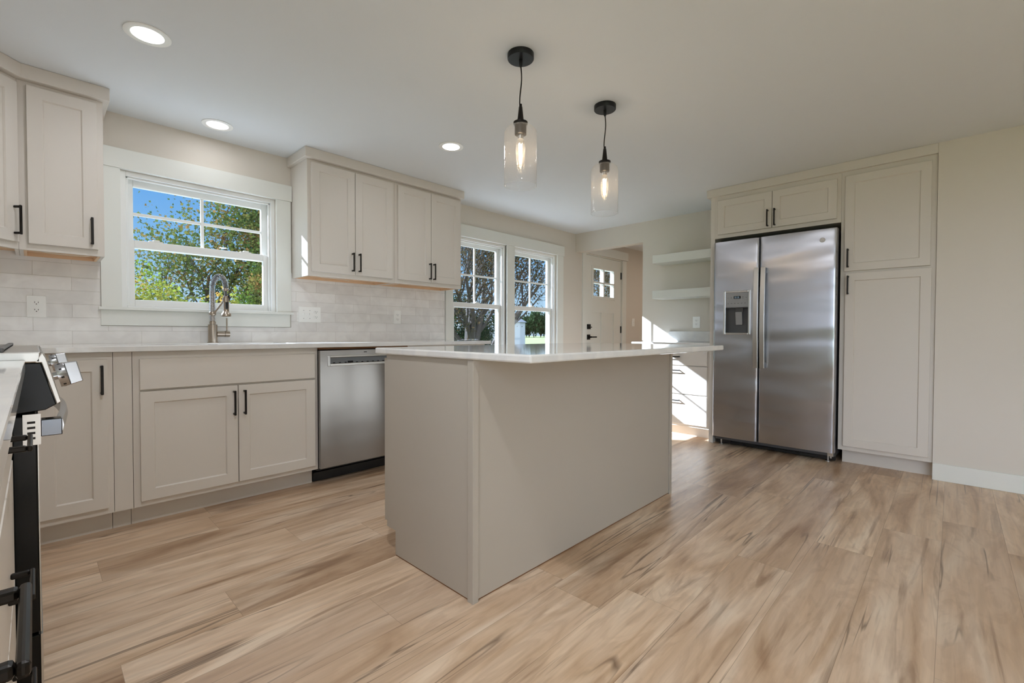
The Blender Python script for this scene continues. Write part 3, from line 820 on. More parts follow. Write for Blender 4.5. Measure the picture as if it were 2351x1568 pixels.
# ------------------------------------------------------------------ island
c = thing('island_cabinet', 'greige kitchen island base with flat back and end panels', 'island', (1.9, 1.53, 0))
m = MB(); m.box(1.093, 1.111, 1.243, 1.827, 0.112, CB + 0.001); m.box(1.093, 1.111, 1.243, 1.758, 0.006, 0.112)
m.build('end_panel', 'island_paint', c)
m = MB(); m.box(2.681, 2.699, 1.243, 1.827, 0.112, CB + 0.001); m.box(2.681, 2.699, 1.243, 1.758, 0.006, 0.112)
m.build('end_panel', 'island_paint', c)
MB().box(1.111, 2.681, 1.243, 1.261, 0.006, CB + 0.001).build('back_panel', 'island_paint', c)
m = MB(); m.box(1.113, 2.679, 1.807, 1.827, 0.112, CB + 0.001); m.box(1.113, 2.679, 1.263, 1.807, 0.112, 0.13); m.box(1.887, 1.905, 1.263, 1.807, 0.13, CB)
m.build('carcass', 'island_paint', c)
MB().box(1.113, 2.679, 1.74, 1.756, 0.0, 0.112).build('toe_kick', 'island_paint', c)
for (x0, x1, x2, x3) in ((1.086, 1.0925, 1.113, 1.0), (2.6995, 2.706, 2.679, 0)):
    m = MB()
    if x3: m.prism([(1.086, 1.235), (1.113, 1.235), (1.113, 1.2425), (1.0925, 1.2425), (1.0925, 1.266), (1.086, 1.266)], 0, CB + 0.001)
    else: m.prism([(2.679, 1.235), (2.706, 1.235), (2.706, 1.266), (2.6995, 1.266), (2.6995, 1.2425), (2.679, 1.2425)], 0, CB + 0.001)
    m.build('corner_trim', 'island_paint', c, bevel=0.001)
m = MB(); m.box(1.095, 1.110, 1.262, 1.757, 0, 0.006); m.box(1.113, 2.679, 1.246, 1.26, 0, 0.006); m.box(2.682, 2.697, 1.262, 1.757, 0, 0.006)
m.build('panel_bottom_edge', 'brown_edge', c)['label'] = 'raw brown lower edge'
FI = fr((0, 1.827, 0), (-1, 0, 0), (0, 1, 0))
for (a, b, hx) in ((-1.495, -1.098, -1.47), (-1.892, -1.499, -1.523), (-2.289, -1.9, -2.265), (-2.69, -2.293, -2.317)):
    d = MB(FI).shaker(a, b, 0.135, 0.868, t=0.028).build('door', 'island_paint', c); pull(d, FI, hx, 0.77, True, 0.139, 0.028)

# worktops
def worktop(label, boxes, bevel=0.003):
    m = MB()
    for b in boxes: m.box(*b, CB + 0.002, CT)
    bmesh.ops.remove_doubles(m.bm, verts=m.bm.verts, dist=1e-5)
    o = m.build('worktop', 'quartz', bevel=bevel); return tag(o, label, 'worktop')
worktop('white quartz island top, overhanging on the seating side', [(1.0788, 2.7613, 0.9545, 1.9046)], 0.006)
# sink worktop as one piece with the sink opening cut out
def sink_worktop():
    m = MB(); z0, z1 = CB + 0.002, CT
    xs = [XL + 0.001, -0.015, 0.43, 1.15, 2.742]; ys = [2.390, 2.882, 2.99, 3.40, YW - 0.0095]
    def solid(i, j):
        if not (0 <= i < 4 and 0 <= j < 4): return False
        if j == 0: return i == 0
        return not (i == 2 and j == 2)
    V = {}
    def P(i, j, z):
        if (i, j, z) not in V: V[i, j, z] = m.v((xs[i], ys[j], z))
        return V[i, j, z]
    for i in range(4):
        for j in range(4):
            if not solid(i, j): continue
            for z in (z0, z1): m.face([P(i, j, z), P(i + 1, j, z), P(i + 1, j + 1, z), P(i, j + 1, z)])
            for di, dj, e in ((-1, 0, ((i, j), (i, j + 1))), (1, 0, ((i + 1, j), (i + 1, j + 1))), (0, -1, ((i, j), (i + 1, j))), (0, 1, ((i, j + 1), (i + 1, j + 1)))):
                if not solid(i + di, j + dj): m.face([P(*e[0], z0), P(*e[1], z0), P(*e[1], z1), P(*e[0], z1)])
    tag(m.build('worktop', 'quartz', bevel=0.003), 'long white quartz worktop under the sink window, with the sink cutout', 'worktop')
sink_worktop()
worktop('white quartz worktop in the foreground, on the near side of the range', [(XL + 0.01, -0.015, 0.05, 1.617)])
s = thing('kitchen_sink', 'white undermount sink let into the worktop under the window', 'sink', (0.79, 3.195, 0.69))
m = MB(); x0, x1, y0, y1 = 0.432, 1.148, 2.992, 3.398
for b in ((x0 - 0.01, x0, y0 - 0.01, y1 + 0.01, 0.69, CB + 0.0015), (x1, x1 + 0.01, y0 - 0.01, y1 + 0.01, 0.69, CB + 0.0015), (x0, x1, y0 - 0.01, y0, 0.69, CB + 0.0015), (x0, x1, y1, y1 + 0.01, 0.69, CB + 0.0015), (x0, x1, y0, y1, 0.69, 0.70)): m.box(*b)
m.build('basin', 'ceramic', s); MB().lathe([(0.045, 0), (0.045, 0.004), (0.03, 0.004)], (0.79, 3.2, 0.7), 20).build('drain', 'steel_plain', s)

# ------------------------------------------------------------------ faucet
def faucet():
    cx, cy = 0.799, 3.44
    t = thing('faucet', 'brushed nickel spring-neck pull-down faucet behind the sink', 'faucet', (cx, cy, CT))
    m = MB(); m.lathe([(0.031, 0), (0.031, 0.004), (0.0265, 0.006), (0.0265, 0.116), (0.024, 0.118)], (cx, cy, CT), 28); m.build('base_body', 'nickel', t, smooth=True)
    m = MB(); m.lathe([(0.018, 0.116), (0.018, 0.136), (0.0145, 0.138), (0.0145, 0.335)], (cx, cy, CT), 22); m.build('column', 'nickel', t, smooth=True)
    m = MB(); m.lathe([(0.0185, 0.178), (0.0195, 0.180), (0.0195, 0.196), (0.0185, 0.198)], (cx, cy, CT), 22); m.build('arm_collar', 'nickel', t, smooth=True)
    ex, ey = 0.842, 3.315
    dv = Vector((ex - cx, ey - cy, 0)); R = dv.length / 2; dv.normalize()
    zA = CT + 0.352
    path = [Vector((cx, cy, CT + 0.14 + 0.212 * i / 20)) for i in range(21)]
    for i in range(1, 31):
        a = PI * i / 30; path.append(Vector((cx, cy, zA)) + dv * (R - R * math.cos(a)) + Vector((0, 0, math.sin(a) * R * 1.08)))
    for i in range(1, 3): path.append(Vector((ex, ey, zA - 0.006 * i)))
    # helical spring wound round the path
    turns = 62; pts = []
    Ls = [0]
    for a, b in zip(path, path[1:]): Ls.append(Ls[-1] + (b - a).length)
    side = Vector((0, 0, 1)).cross(dv)
    n = turns * 9
    for k in range(n + 1):
        s_ = Ls[-1] * k / n; i = 0
        while i < len(Ls) - 2 and Ls[i + 1] < s_: i += 1
        f = (s_ - Ls[i]) / (Ls[i + 1] - Ls[i]); p = path[i].lerp(path[i + 1], f); tg = (path[i + 1] - path[i]).normalized()
        u = side; w = tg.cross(u); a = 2 * PI * turns * k / n
        pts.append(p + (u * math.cos(a) + w * math.sin(a)) * 0.0155)
    m = MB(); m.tube(pts, 0.0019, 5); m.build('spring', 'chrome', t, smooth=True)
    hose = path[20:] + [Vector((ex, ey, zA - 0.03)), Vector((ex + 0.002, ey, 1.205))]
    m = MB(); m.tube(hose, 0.008, 10); m.build('hose', 'dark_grey_plastic', t, smooth=True)
    m = MB(); m.lathe([(0.013, 1.262), (0.016, 1.258), (0.016, 1.244), (0.012, 1.240)], (ex, ey, 0), 20); m.build('spring_cap', 'nickel', t, smooth=True)
    m = MB(); m.lathe([(0.012, 1.212), (0.0165, 1.208), (0.0165, 1.12), (0.019, 1.108), (0.027, 1.098), (0.028, 1.084), (0.024, 1.081)], (ex + 0.002, ey, 0), 24); sp = m.build('spray_head', 'nickel', t, smooth=True)
    bd = Vector((ex, ey - 0.018, 1.15)); m = MB(); m.box(bd.x - 0.006, bd.x + 0.01, bd.y - 0.004, bd.y + 0.006, 1.128, 1.172); m.build('spray_button', 'black_plastic', sp, bevel=0.003)
    m = MB(); m.box(ex + 0.012, ex + 0.02, ey - 0.014, ey + 0.008, 1.18, 1.218); m.build('dock_clip', 'black_plastic', sp, bevel=0.002)
    m = MB(); m.cyl((cx + 0.004, cy - 0.016, CT + 0.188), (ex - 0.004, ey + 0.018, 1.185), 0.0055, seg=12); m.cyl((ex + 0.001, ey, 1.176), (ex + 0.001, ey, 1.196), 0.0195, seg=20); m.build('docking_arm', 'nickel', t, smooth=True)
    hz = 0.971
    m = MB(); m.cyl((cx + 0.022, cy, hz), (cx + 0.066, cy, hz), 0.0195, seg=22); m.cyl((cx + 0.068, cy, hz), (cx + 0.094, cy, hz), 0.0205, seg=22); hb = m.build('handle_hub', 'nickel', t, smooth=True)
    m = MB(); m.cyl((cx + 0.08, cy, hz + 0.015), (cx + 0.08, cy, hz + 0.104), 0.0045, seg=12); m.build('lever', 'nickel', hb, smooth=True)
faucet()

# ------------------------------------------------------------------ dishwasher
def dishwasher():
    x0, x1 = 1.2535, 1.8625
    t = thing('dishwasher', 'stainless steel dishwasher with recessed pocket handle beside the sink cabinet', 'dishwasher', (1.56, YB, 0))
    MB().box(x0, x1, 2.94, YW - 0.02, 0.09, 0.872).build('tub', 'black_plastic', t)
    # door skin with a pocket for the handle
    px0, px1, pz0, pz1 = 1.305, 1.811, 0.768, 0.829
    yf, yb = 2.886, 2.938
    m = MB()
    for b in ((x0, px0, 0.113, 0.866), (px1, x1, 0.113, 0.866), (px0, px1, 0.113, pz0), (px0, px1, pz1, 0.866)): m.box(b[0], b[1], yf, yb, b[2], b[3])
    bmesh.ops.remove_doubles(m.bm, verts=m.bm.verts, dist=1e-5)
    dr = m.build('door', 'steel_dishwasher', t)
    m = MB(); r = 0.013
    for b in ((px0 - 0.004, px0 + r, pz0 - 0.004, pz1 + 0.004), (px1 - r, px1 + 0.004, pz0 - 0.004, pz1 + 0.004), (px0 + r, px1 - r, pz1 - 0.009, pz1 + 0.004), (px0 + r, px1 - r, pz0 - 0.004, pz0 + r)): m.box(b[0], b[1], yf - 0.004, yf + 0.012, b[2], b[3])
    m.build('pocket_rim', 'steel_plain', dr, bevel=0.003)
    m = MB(); m.prism([(yf + 0.012, pz0), (yf + 0.04, pz0 + 0.012), (yf + 0.04, pz1), (yf + 0.045, pz1), (yf + 0.045, pz0 - 0.001), (yf + 0.012, pz0 - 0.001)], px0 + 0.001, px1 - 0.001, 'x'); pk = m.build('pocket', 'grey_plastic', dr)
    # printed controls on the pocket floor
    for i in range(11):
        if i in (3,): continue
        MB().box(px0 + 0.05 + i * 0.04, px0 + 0.062 + i * 0.04, yf + 0.034, yf + 0.0395, pz0 + 0.013, pz0 + 0.018).build('control_mark', 'slot_black', pk)
    MB().box(px0 + 0.152, px0 + 0.187, yf + 0.033, yf + 0.0395, pz0 + 0.013, pz0 + 0.024).build('control_display', 'slot_black', pk)
    MB().box(1.5525, 1.574, yf - 0.0006, yf, 0.848, 0.853).build('status_mark', 'slot_black', dr)
    m = MB(); m.box(x0 + 0.002, x1 - 0.002, 3.012, 3.03, 0.004, 0.062); m.box(x0 + 0.002, x1 - 0.002, 2.985, 3.012, 0.058, 0.068); m.build('toe_panel', 'black_plastic', t)
    MB().box(x0 + 0.002, x1 - 0.002, 3.04, 3.06, 0.0, 0.09).build('rear_toe_panel', 'black_plastic', t)
    MB().box(x0, x1 + 0.05, 2.905, 2.93, 0.8725, CB + 0.0015).build('trim_strip', 'brown_edge', t)['label'] = 'dark strip under the worktop'
dishwasher()

# ------------------------------------------------------------------ refrigerator
def fridge():
    y0, y1, ys = 0.631, 1.5245, 1.1575
    xf, xb = 4.140, 4.208
    t = thing('refrigerator', 'stainless side-by-side refrigerator with water dispenser', 'refrigerator', (4.5, 1.08, 0))
    MB().box(4.215, 4.845, y0 + 0.004, y1 - 0.004, 0.045, 1.765).build('case', 'dark_grey_plastic', t)
    def door_mesh(a, b, hole=None):
        m = MB(); w = b - a; z0, z1 = 0.082, 1.772
        # cross-section: rounded vertical edges and a gentle belly
        prof = []
        nseg = 16; r = 0.018
        for i in range(5): an = PI / 2 * i / 4; prof.append((a + r - r * math.sin(PI / 2 - an) if False else a + r - r * math.cos(an), xf + r - r * math.sin(an)))
        for i in range(1, nseg): u = i / nseg; prof.append((a + r + (w - 2 * r) * u, xf - 0.006 * math.sin(PI * u)))
        for i in range(5): an = PI / 2 * i / 4; prof.append((b - r + r * math.sin(an), xf + r - r * math.cos(an)))
        poly = [(x, y) for y, x in prof] + [(xb, b), (xb, a)]
        m.prism(poly, z0, z1)
        return m
    o = door_mesh(ys + 0.003, y1).build('freezer_door', 'steel_fridge', t, smooth=True)
    # opening for the dispenser niche
    cut = MB().box(xf - 0.03, xf + 0.058, 1.236, 1.419, 0.985, 1.205)
    co = cut.build('niche_cutter', 'dark_grey_plastic', t)
    md = o.modifiers.new('niche', 'BOOLEAN'); md.object = co; md.operation = 'DIFFERENCE'; md.solver = 'EXACT'
    dg = bpy.context.evaluated_depsgraph_get(); dg.update()
    me = bpy.data.meshes.new_from_object(o.evaluated_get(dg)); o.modifiers.clear(); o.data = me
    bpy.data.objects.remove(co)
    fd = o
    rd = door_mesh(y0, ys - 0.003).build('refrigerator_door', 'steel_fridge', t, smooth=True)
    # dispenser: bezel, control panel, niche, paddle, tray
    xp = xf - 0.0085
    m = MB()
    for b in ((1.219, 1.237, 0.972, 1.345), (1.418, 1.437, 0.972, 1.345), (1.237, 1.418, 1.328, 1.345), (1.237, 1.418, 0.972, 0.986)): m.box(xp, xf + 0.01, *b)
    dz = m.build('dispenser_bezel', 'steel_plain', fd, bevel=0.004)
    cp = MB().box(xp + 0.002, xf + 0.01, 1.2375, 1.4175, 1.2055, 1.3275).build('dispenser_panel', 'grey_plastic', fd, bevel=0.002)
    MB().box(xp + 0.0005, xp + 0.002, 1.297, 1.352, 1.276, 1.298).build('dispenser_display', 'black_gloss', cp)
    m = MB()
    for yy in (1.309, 1.318, 1.331, 1.340):
        for dz_ in ((1.281, 1.2825), (1.2866, 1.2875), (1.291, 1.2925)): m.box(xp - 0.0001, xp + 0.0005, yy, yy + 0.0045, *dz_)
        m.box(xp - 0.0001, xp + 0.0005, yy, yy + 0.001, 1.281, 1.2925)
    m.build('display_figures', 'display_digits', cp)
    for i in range(6): MB().box(xp + 0.001, xp + 0.002, 1.256 + i * 0.027, 1.267 + i * 0.027, 1.235, 1.2385).build('button_mark', 'dark_grey_plastic', cp)
    for yy, zz in ((1.372, 1.29), (1.372, 1.28), (1.279, 1.29), (1.279, 1.28), (1.399, 1.285), (1.253, 1.285)): MB().box(xp + 0.001, xp + 0.002, yy - 0.003, yy + 0.003, zz - 0.002, zz + 0.002).build('button_mark', 'dark_grey_plastic', cp)
    m = MB()
    for b in ((xf + 0.05, xf + 0.056, 1.2365, 1.4185, 0.9855, 1.2045), (xf - 0.004, xf + 0.05, 1.2365, 1.24, 0.9855, 1.2045), (xf - 0.004, xf + 0.05, 1.415, 1.4185, 0.9855, 1.2045), (xf - 0.004, xf + 0.05, 1.24, 1.415, 1.199, 1.2045)): m.box(*b)
    m.build('dispenser_niche', 'dark_grey_plastic', fd)
    m = MB(); m.prism([(xf + 0.018, 1.199), (xf + 0.05, 1.199), (xf + 0.05, 1.165), (xf + 0.026, 1.165)], 1.285, 1.345, 'y'); m.build('spout', 'dark_grey_plastic', fd)
    m = MB(); m.prism([(xf + 0.012, 1.165), (xf + 0.018, 1.165), (xf + 0.036, 1.06), (xf + 0.028, 1.055)], 1.292, 1.345, 'y'); m.build('paddle', 'grey_plastic', fd, bevel=0.002)
    MB().box(xf - 0.004, xf + 0.05, 1.24, 1.415, 0.9855, 0.993).build('drip_tray', 'dark_grey_plastic', fd)
    # bowed bar handles
    for yy, par in ((1.168, fd), (1.118, rd)):
        m = MB(); Pn = 14
        A = []
        for i in range(Pn + 1):
            u = i / Pn; z = 0.698 + (1.521 - 0.698) * u; xo = xf - 0.045 - 0.018 * math.sin(PI * u)
            A.append([m.v(p) for p in ((xo, yy - 0.0185, z), (xo, yy + 0.0185, z), (xo + 0.014, yy + 0.0155, z), (xo + 0.014, yy - 0.0155, z))])
        for a, b in zip(A, A[1:]):
            for k in range(4): m.face([a[k], a[(k + 1) % 4], b[(k + 1) % 4], b[k]])
        m.face(A[0][::-1]); m.face(A[-1])
        h = m.build('handle', 'steel_plain', par, bevel=0.003)
        for za, zb in ((0.70, 0.745), (1.475, 1.519)): MB().box(xf - 0.031, xf - 0.004, yy - 0.011, yy + 0.011, za, zb).build('handle_mount', 'dark_grey_plastic', h, bevel=0.002)
    # round monogram badge
    m = MB(); bc = Vector((xf - 0.0035, 0.722, 1.689)); m.cyl(bc, bc + Vector((-0.0018, 0, 0)), 0.0185, seg=28); bg = m.build('badge', 'steel_plain', rd)
    m = MB(); e = bc + Vector((-0.0019, 0, 0))
    m.tube([e + Vector((0, 0.0155 * math.cos(a), 0.0155 * math.sin(a))) for a in [2 * PI * i / 28 for i in range(29)]], 0.0009, 5, cap=False)
    m.tube([e + Vector((0, 0.006 + 0.005 * math.cos(a), 0.001 + 0.006 * math.sin(a))) for a in [0.3 + 4.9 * i / 16 for i in range(17)]], 0.0009, 5)
    m.tube([e + Vector((0, -0.005 + 0.005 * math.cos(a), 0.001 + 0.006 * math.sin(a))) for a in [0.9 + 4.6 * i / 16 for i in range(17)]], 0.0009, 5)
    m.tube([e + Vector((0, 0.011 - 0.022 * u, -0.008 + 0.004 * math.sin(u * 9))) for u in [i / 12 for i in range(13)]], 0.0007, 5)
    m.build('monogram', 'dark_grey_plastic', bg)
    # base grille, hinge and foot
    m = MB(); m.box(4.232, 4.25, y0 + 0.004, y1 - 0.004, 0.012, 0.078)
    for z in (0.03, 0.043, 0.056): m.box(4.222, 4.232, y0 + 0.13, y1 - 0.12, z, z + 0.004)
    for yy in (y0 + 0.12, y0 + 0.24, y0 + 0.66, y1 - 0.13): m.box(4.220, 4.232, yy, yy + 0.012, 0.02, 0.072)
    m.build('base_grille', 'black_plastic', t)
    m = MB(); m.box(4.20, 4.24, y0 + 0.012, y0 + 0.05, 0.045, 0.078); m.cyl((4.21, y0 + 0.03, 0.03), (4.21, y0 + 0.03, 0.08), 0.008); m.build('lower_hinge', 'steel_plain', t)
    for yy in (y0 + 0.05, y1 - 0.05): MB().lathe([(0.018, 0), (0.018, 0.006), (0.006, 0.008), (0.006, 0.045)], (4.232, yy, 0), 16).build('levelling_foot', 'steel_plain', t)
    for yy in (y0 + 0.06, y1 - 0.06): MB().box(4.75, 4.8, yy - 0.02, yy + 0.02, 0, 0.045).build('rear_foot', 'black_plastic', t)
fridge()

# ------------------------------------------------------------------ drawer nook beside the refrigerator
XN = 4.265
FN = fr((XN, 0, 0), (0, -1, 0), (-1, 0, 0))
dN = XF - XN - 0.002
c = thing('drawer_cabinet', 'white three-drawer base cabinet in the sunlit nook beside the refrigerator', 'cabinet', (4.5, 1.93, 0))
m = MB(FN); m.box(-2.29, -1.5805, 0.100, 0.864, -dN, 0); m.build('carcass', 'cabinet_paint', c)
MB(FN).box(-2.29, -1.5805, 0, 0.100, -dN, -0.095).build('toe_kick', 'cabinet_paint', c)
for v0, v1, hv in ((0.680, 0.814, 0.76), (0.409, 0.672, 0.631), (0.123, 0.401, 0.346)):
    d = MB(FN).slab(-2.25, -1.612, v0, v1).build('drawer', 'cabinet_paint', c); pull(d, FN, -1.931, hv, False)
m = MB(); m.box(XN - 0.033, XF - 0.001, 1.5805, 2.371, 0.8655, 0.8935)
tag(m.build('worktop', 'quartz', bevel=0.003), 'short white quartz worktop on the sunlit drawer cabinet by the refrigerator', 'worktop')
m = MB(); m.box(XF - 0.02, XF - 0.001, 1.5805, 2.26, 0.894, 1.003)
tag(m.build('worktop_upstand', 'quartz', bevel=0.002), 'low quartz upstand behind the drawer cabinet worktop, below the outlet', 'upstand')
for z, lab in ((1.729, 'upper white floating shelf in the nook beside the refrigerator'), (1.351, 'lower white floating shelf in the nook, above the outlet')):
    m = MB(); m.box(XF - 0.25, XF - 0.001, 1.5805, 2.340, z, z + 0.086)
    tag(m.build('floating_shelf', 'trim_paint', bevel=0.002), lab, 'shelf', 'floating shelves in the nook')

# ------------------------------------------------------------------ range and foreground cabinets
def kitchen_range():
    y0, y1 = 1.630, 2.382
    t = thing('range', 'stainless slide-in range with chunky knobs, seen edge-on', 'range', (-0.3, 2.0, 0))
    MB().box(XL + 0.03, -0.045, y0 + 0.004, y1 - 0.004, 0.06, 0.905).build('body', 'black_plastic', t)
    for yy in (y0 + 0.05, y1 - 0.05):
        for xx in (-0.58, -0.1): MB().cyl((xx, yy, 0), (xx, yy, 0.06), 0.018, seg=14).build('foot', 'black_plastic', t)
    m = MB(); m.box(XL + 0.03, 0.012, y0, y1, 0.906, 0.934); m.build('cooktop_frame', 'steel_plain', t, bevel=0.004)
    m = MB(); m.box(XL + 0.06, -0.05, y0 + 0.02, y1 - 0.02, 0.934, 0.939); m.build('cooktop_glass', 'black_gloss', t)
    m = MB(); m.box(-0.062, -0.05, y0 + 0.0, y1, 0.934, 0.944); m.build('cooktop_trim', 'dark_grey_plastic', t, bevel=0.002)
    # sloped control panel: steel shell with dark glass end caps
    m = MB(); m.prism([(0.000, 0.906), (0.014, 0.934), (0.021, 0.918), (0.047, 0.806), (0.038, 0.800), (0.012, 0.906)], y0, y1, 'y'); m.build('control_panel', 'steel_plain', t, bevel=0.002)
    for a, b in ((y0 + 0.002, y0 + 0.02), (y1 - 0.02, y1 - 0.002)):
        m = MB(); m.prism([(-0.044, 0.9055), (0.0115, 0.9055), (0.0375, 0.800), (0.018, 0.788), (-0.044, 0.782)], a, b, 'y'); m.build('panel_end_cap', 'black_gloss', t, bevel=0.002)
    MB().box(-0.044, 0.02, y0 + 0.02, y1 - 0.02, 0.79, 0.903).build('panel_core', 'black_plastic', t)
    ax = Vector((0.974, 0, 0.226)); up = Vector((-0.226, 0, 0.974))
    for yk in (y0 + 0.045, y1 - 0.045):
        c0 = Vector((0.0335, yk, 0.868))
        m = MB(); m.lathe([(0.010, 0.0), (0.010, 0.008), (0.031, 0.008), (0.031, 0.024), (0.030, 0.026)], c0, 26, axis=ax); k = m.build('knob', 'knob_metal', t, smooth=True)
        m = MB()
        u, w = Vector((0, 1, 0)), up
        pts = []
        for n_, (hw, hh) in ((0.026, (0.010, 0.030)), (0.052, (0.009, 0.027))):
            pts.append([m.v(c0 + ax * n_ + u * a * hw + w * b * hh) for a, b in ((-1, -1), (1, -1), (1, 1), (-1, 1))])
        m.face(pts[0][::-1]); m.face(pts[1])
        for q in range(4): m.face([pts[0][q], pts[0][(q + 1) % 4], pts[1][(q + 1) % 4], pts[1][q]])
        m.build('knob_grip', 'knob_metal', k, bevel=0.002)
        m = MB()
        for q in range(7):
            a = 0.5 + q * 0.7; rad = u * math.cos(a) + w * math.sin(a); tn = u * -math.sin(a) + w * math.cos(a)
            p = c0 + ax * 0.0165 + rad * 0.0311
            m.face([m.v(p + tn * e1 * 0.0022 + ax * e2 * 0.0028 + rad * 0.0003) for e1, e2 in ((-1, -1), (1, -1), (1, 1), (-1, 1))])
        m.build('dial_marks', 'slot_black', k)
    # oven door with slotted end strip, glass, bowed handle
    dr = MB().box(-0.04, 0.003, y0 + 0.003, y1 - 0.003, 0.235, 0.776).build('oven_door', 'black_gloss', t, bevel=0.003)
    MB().box(0.0032, 0.0052, y0 + 0.003, y1 - 0.003, 0.235, 0.776).build('door_skin', 'steel_plain', dr)
    for a, b in ((y0, y0 + 0.0025), (y1 - 0.0025, y1)):
        MB().box(-0.0215, 0.0095, a, b, 0.704, 0.780).build('door_end_plate', 'steel_plain', dr)
        m = MB()
        for z in (0.757, 0.744, 0.731, 0.718): m.box(-0.014, 0.0, a - 0.0006, b + 0.0006, z, z + 0.0055)
        m.build('end_plate_slots', 'slot_black', dr)
    m = MB(); n = 18; A = []
    for i in range(n + 1):
        u = i / n; yy = y0 + 0.03 + (y1 - y0 - 0.06) * u; bow = math.sin(PI * u); xo = 0.046 + 0.018 * bow; zc = 0.743 + 0.002 * bow
        A.append([m.v(p) for p in ((xo - 0.010, yy, zc - 0.018), (xo + 0.003, yy, zc - 0.016), (xo + 0.006, yy, zc), (xo + 0.003, yy, zc + 0.016), (xo - 0.010, yy, zc + 0.018))])
    for a, b in zip(A, A[1:]):
        for k in range(5): m.face([a[k], a[(k + 1) % 5], b[(k + 1) % 5], b[k]])
    m.face(A[0][::-1]); m.face(A[-1])
    h = m.build('oven_handle', 'knob_metal', dr, smooth=True)
    for a, b in ((y0 + 0.004, y0 + 0.044), (y1 - 0.044, y1 - 0.004)): MB().box(0.009, 0.048, a, b, 0.722, 0.764).build('handle_bracket', 'dark_steel', h, bevel=0.002)
    m = MB(); m.box(-0.04, 0.003, y0 + 0.003, y1 - 0.003, 0.075, 0.228); w = m.build('warming_drawer', 'black_gloss', t, bevel=0.003)
    MB().box(0.0032, 0.0075, y0 + 0.003, y1 - 0.003, 0.075, 0.228).build('drawer_skin', 'steel_plain', w)
kitchen_range()

XR = -0.0575
FR = fr((XR, 0, 0), (0, 1, 0), (1, 0, 0))
dR = XR - XL - 0.012
def drawer_base(label, y0, y1, drawers):
    c = thing('drawer_cabinet', label, 'cabinet', (-0.35, (y0 + y1) / 2, 0), 'foreground drawer cabinets')
    m = MB(FR); m.box(y0, y1, 0.108, CB, -dR, 0); m.build('carcass', 'cabinet_paint', c)
    MB(FR).box(y0, y1, 0, 0.108, -dR, -0.085).build('toe_kick', 'cabinet_paint', c)
    for v0, v1, hv in drawers:
        d = MB(FR).slab(y0 + 0.02, y1 - 0.02, v0, v1).build('drawer', 'cabinet_paint', c)
        pull(d, FR, (y0 + y1) / 2, hv, False)
    return c
drawer_base('foreground drawer cabinet right against the range, black pulls in view', 0.925, 1.602, ((0.697, 0.849, 0.773), (0.417, 0.684, 0.502), (0.137, 0.404, 0.30)))
drawer_base('nearest drawer cabinet, by the camera, one dark pull at the frame edge', 0.07, 0.922, ((0.697, 0.849, 0.766), (0.417, 0.684, 0.50), (0.137, 0.404, 0.30)))
FR2 = fr((XR, 0, 0), (0, 1, 0), (1, 0, 0))
c = thing('corner_base_cabinet', 'corner base cabinet hidden behind the range, carrying the worktop corner', 'cabinet', (-0.35, 2.7, 0))
m = MB(); m.box(XL + 0.011, XR, 2.395, YW - 0.012, 0.108, CB); m.build('carcass', 'cabinet_paint', c); MB().box(XL + 0.011, XR - 0.085, 2.395, YW - 0.012, 0, 0.108).build('toe_kick', 'cabinet_paint', c)

# ------------------------------------------------------------------ outlets and switches
def wall_plate(M, u0, u1, v0, v1, gangs, label, cat, name):
    t = thing(name, label, cat, M @ Vector(((u0 + u1) / 2, (v0 + v1) / 2, 0)))
    MB(M).box(u0, u1, v0, v1, 0, 0.006).build('plate', 'white_plastic', t, bevel=0.002)
    vc = (v0 + v1) / 2
    for kind, uc in gangs:
        if kind == 'outlet':
            for dv in (0.0195, -0.0195):
                m = MB(M); n = 20; pts = []
                for i in range(n):
                    a = 2 * PI * i / n; pts.append((uc + max(-0.0165, min(0.0165, 0.0185 * math.cos(a))), vc + dv + 0.0135 * math.sin(a)))
                m.prism(pts, 0.006, 0.009); rc = m.build('receptacle', 'white_plastic', t)
                m = MB(M); m.box(uc - 0.0075, uc - 0.0055, vc + dv - 0.001, vc + dv + 0.007, 0.009, 0.0093); m.box(uc + 0.0055, uc + 0.0075, vc + dv - 0.001, vc + dv + 0.006, 0.009, 0.0093)
                m.cyl((uc, vc + dv - 0.0065, 0.009), (uc, vc + dv - 0.0065, 0.0093), 0.0024, seg=10); m.build('slots', 'slot_black', rc)
        else:
            m = MB(M); m.prism([(vc - 0.011, 0.006), (vc + 0.011, 0.006), (vc + 0.007, 0.017), (vc + 0.002, 0.017)], uc - 0.005, uc + 0.005, 'x') if False else m.box(uc - 0.0045, uc + 0.0045, vc - 0.004, vc + 0.011, 0.006, 0.016)
            m.build('toggle', 'white_plastic', t, bevel=0.0015)
            for dv in (0.03, -0.03): MB(M).cyl((uc, vc + dv, 0.006), (uc, vc + dv, 0.0066), 0.0028, seg=10).build('screw', 'grey_plastic', t)
FT = fr((0, YW - 0.009, 0), (1, 0, 0), (0, -1, 0))
wall_plate(FT, -0.025, 0.049, 1.059, 1.175, [('outlet', 0.012)], 'white double outlet on the tiles below the narrow wall cabinet', 'outlet', 'wall_outlet')
wall_plate(FT, 1.371, 1.538, 1.058, 1.177, [('switch', 1.408), ('switch', 1.454), ('outlet', 1.501)], 'wide white plate with two switches and an outlet, above the dishwasher', 'switch', 'switch_plate')
wall_plate(FT, 2.182, 2.253, 1.058, 1.177, [('outlet', 2.2175)], 'white outlet on the tiles near the pair of tall windows', 'outlet', 'wall_outlet')
FX = fr((XF, 0, 0), (0, -1, 0), (-1, 0, 0))
wall_plate(FX, -1.999, -1.922, 1.038, 1.158, [('outlet', -1.9605)], 'white outlet on the nook wall under the floating shelf', 'outlet', 'wall_outlet')
FY = fr((0, YW, 0), (1, 0, 0), (0, -1, 0))
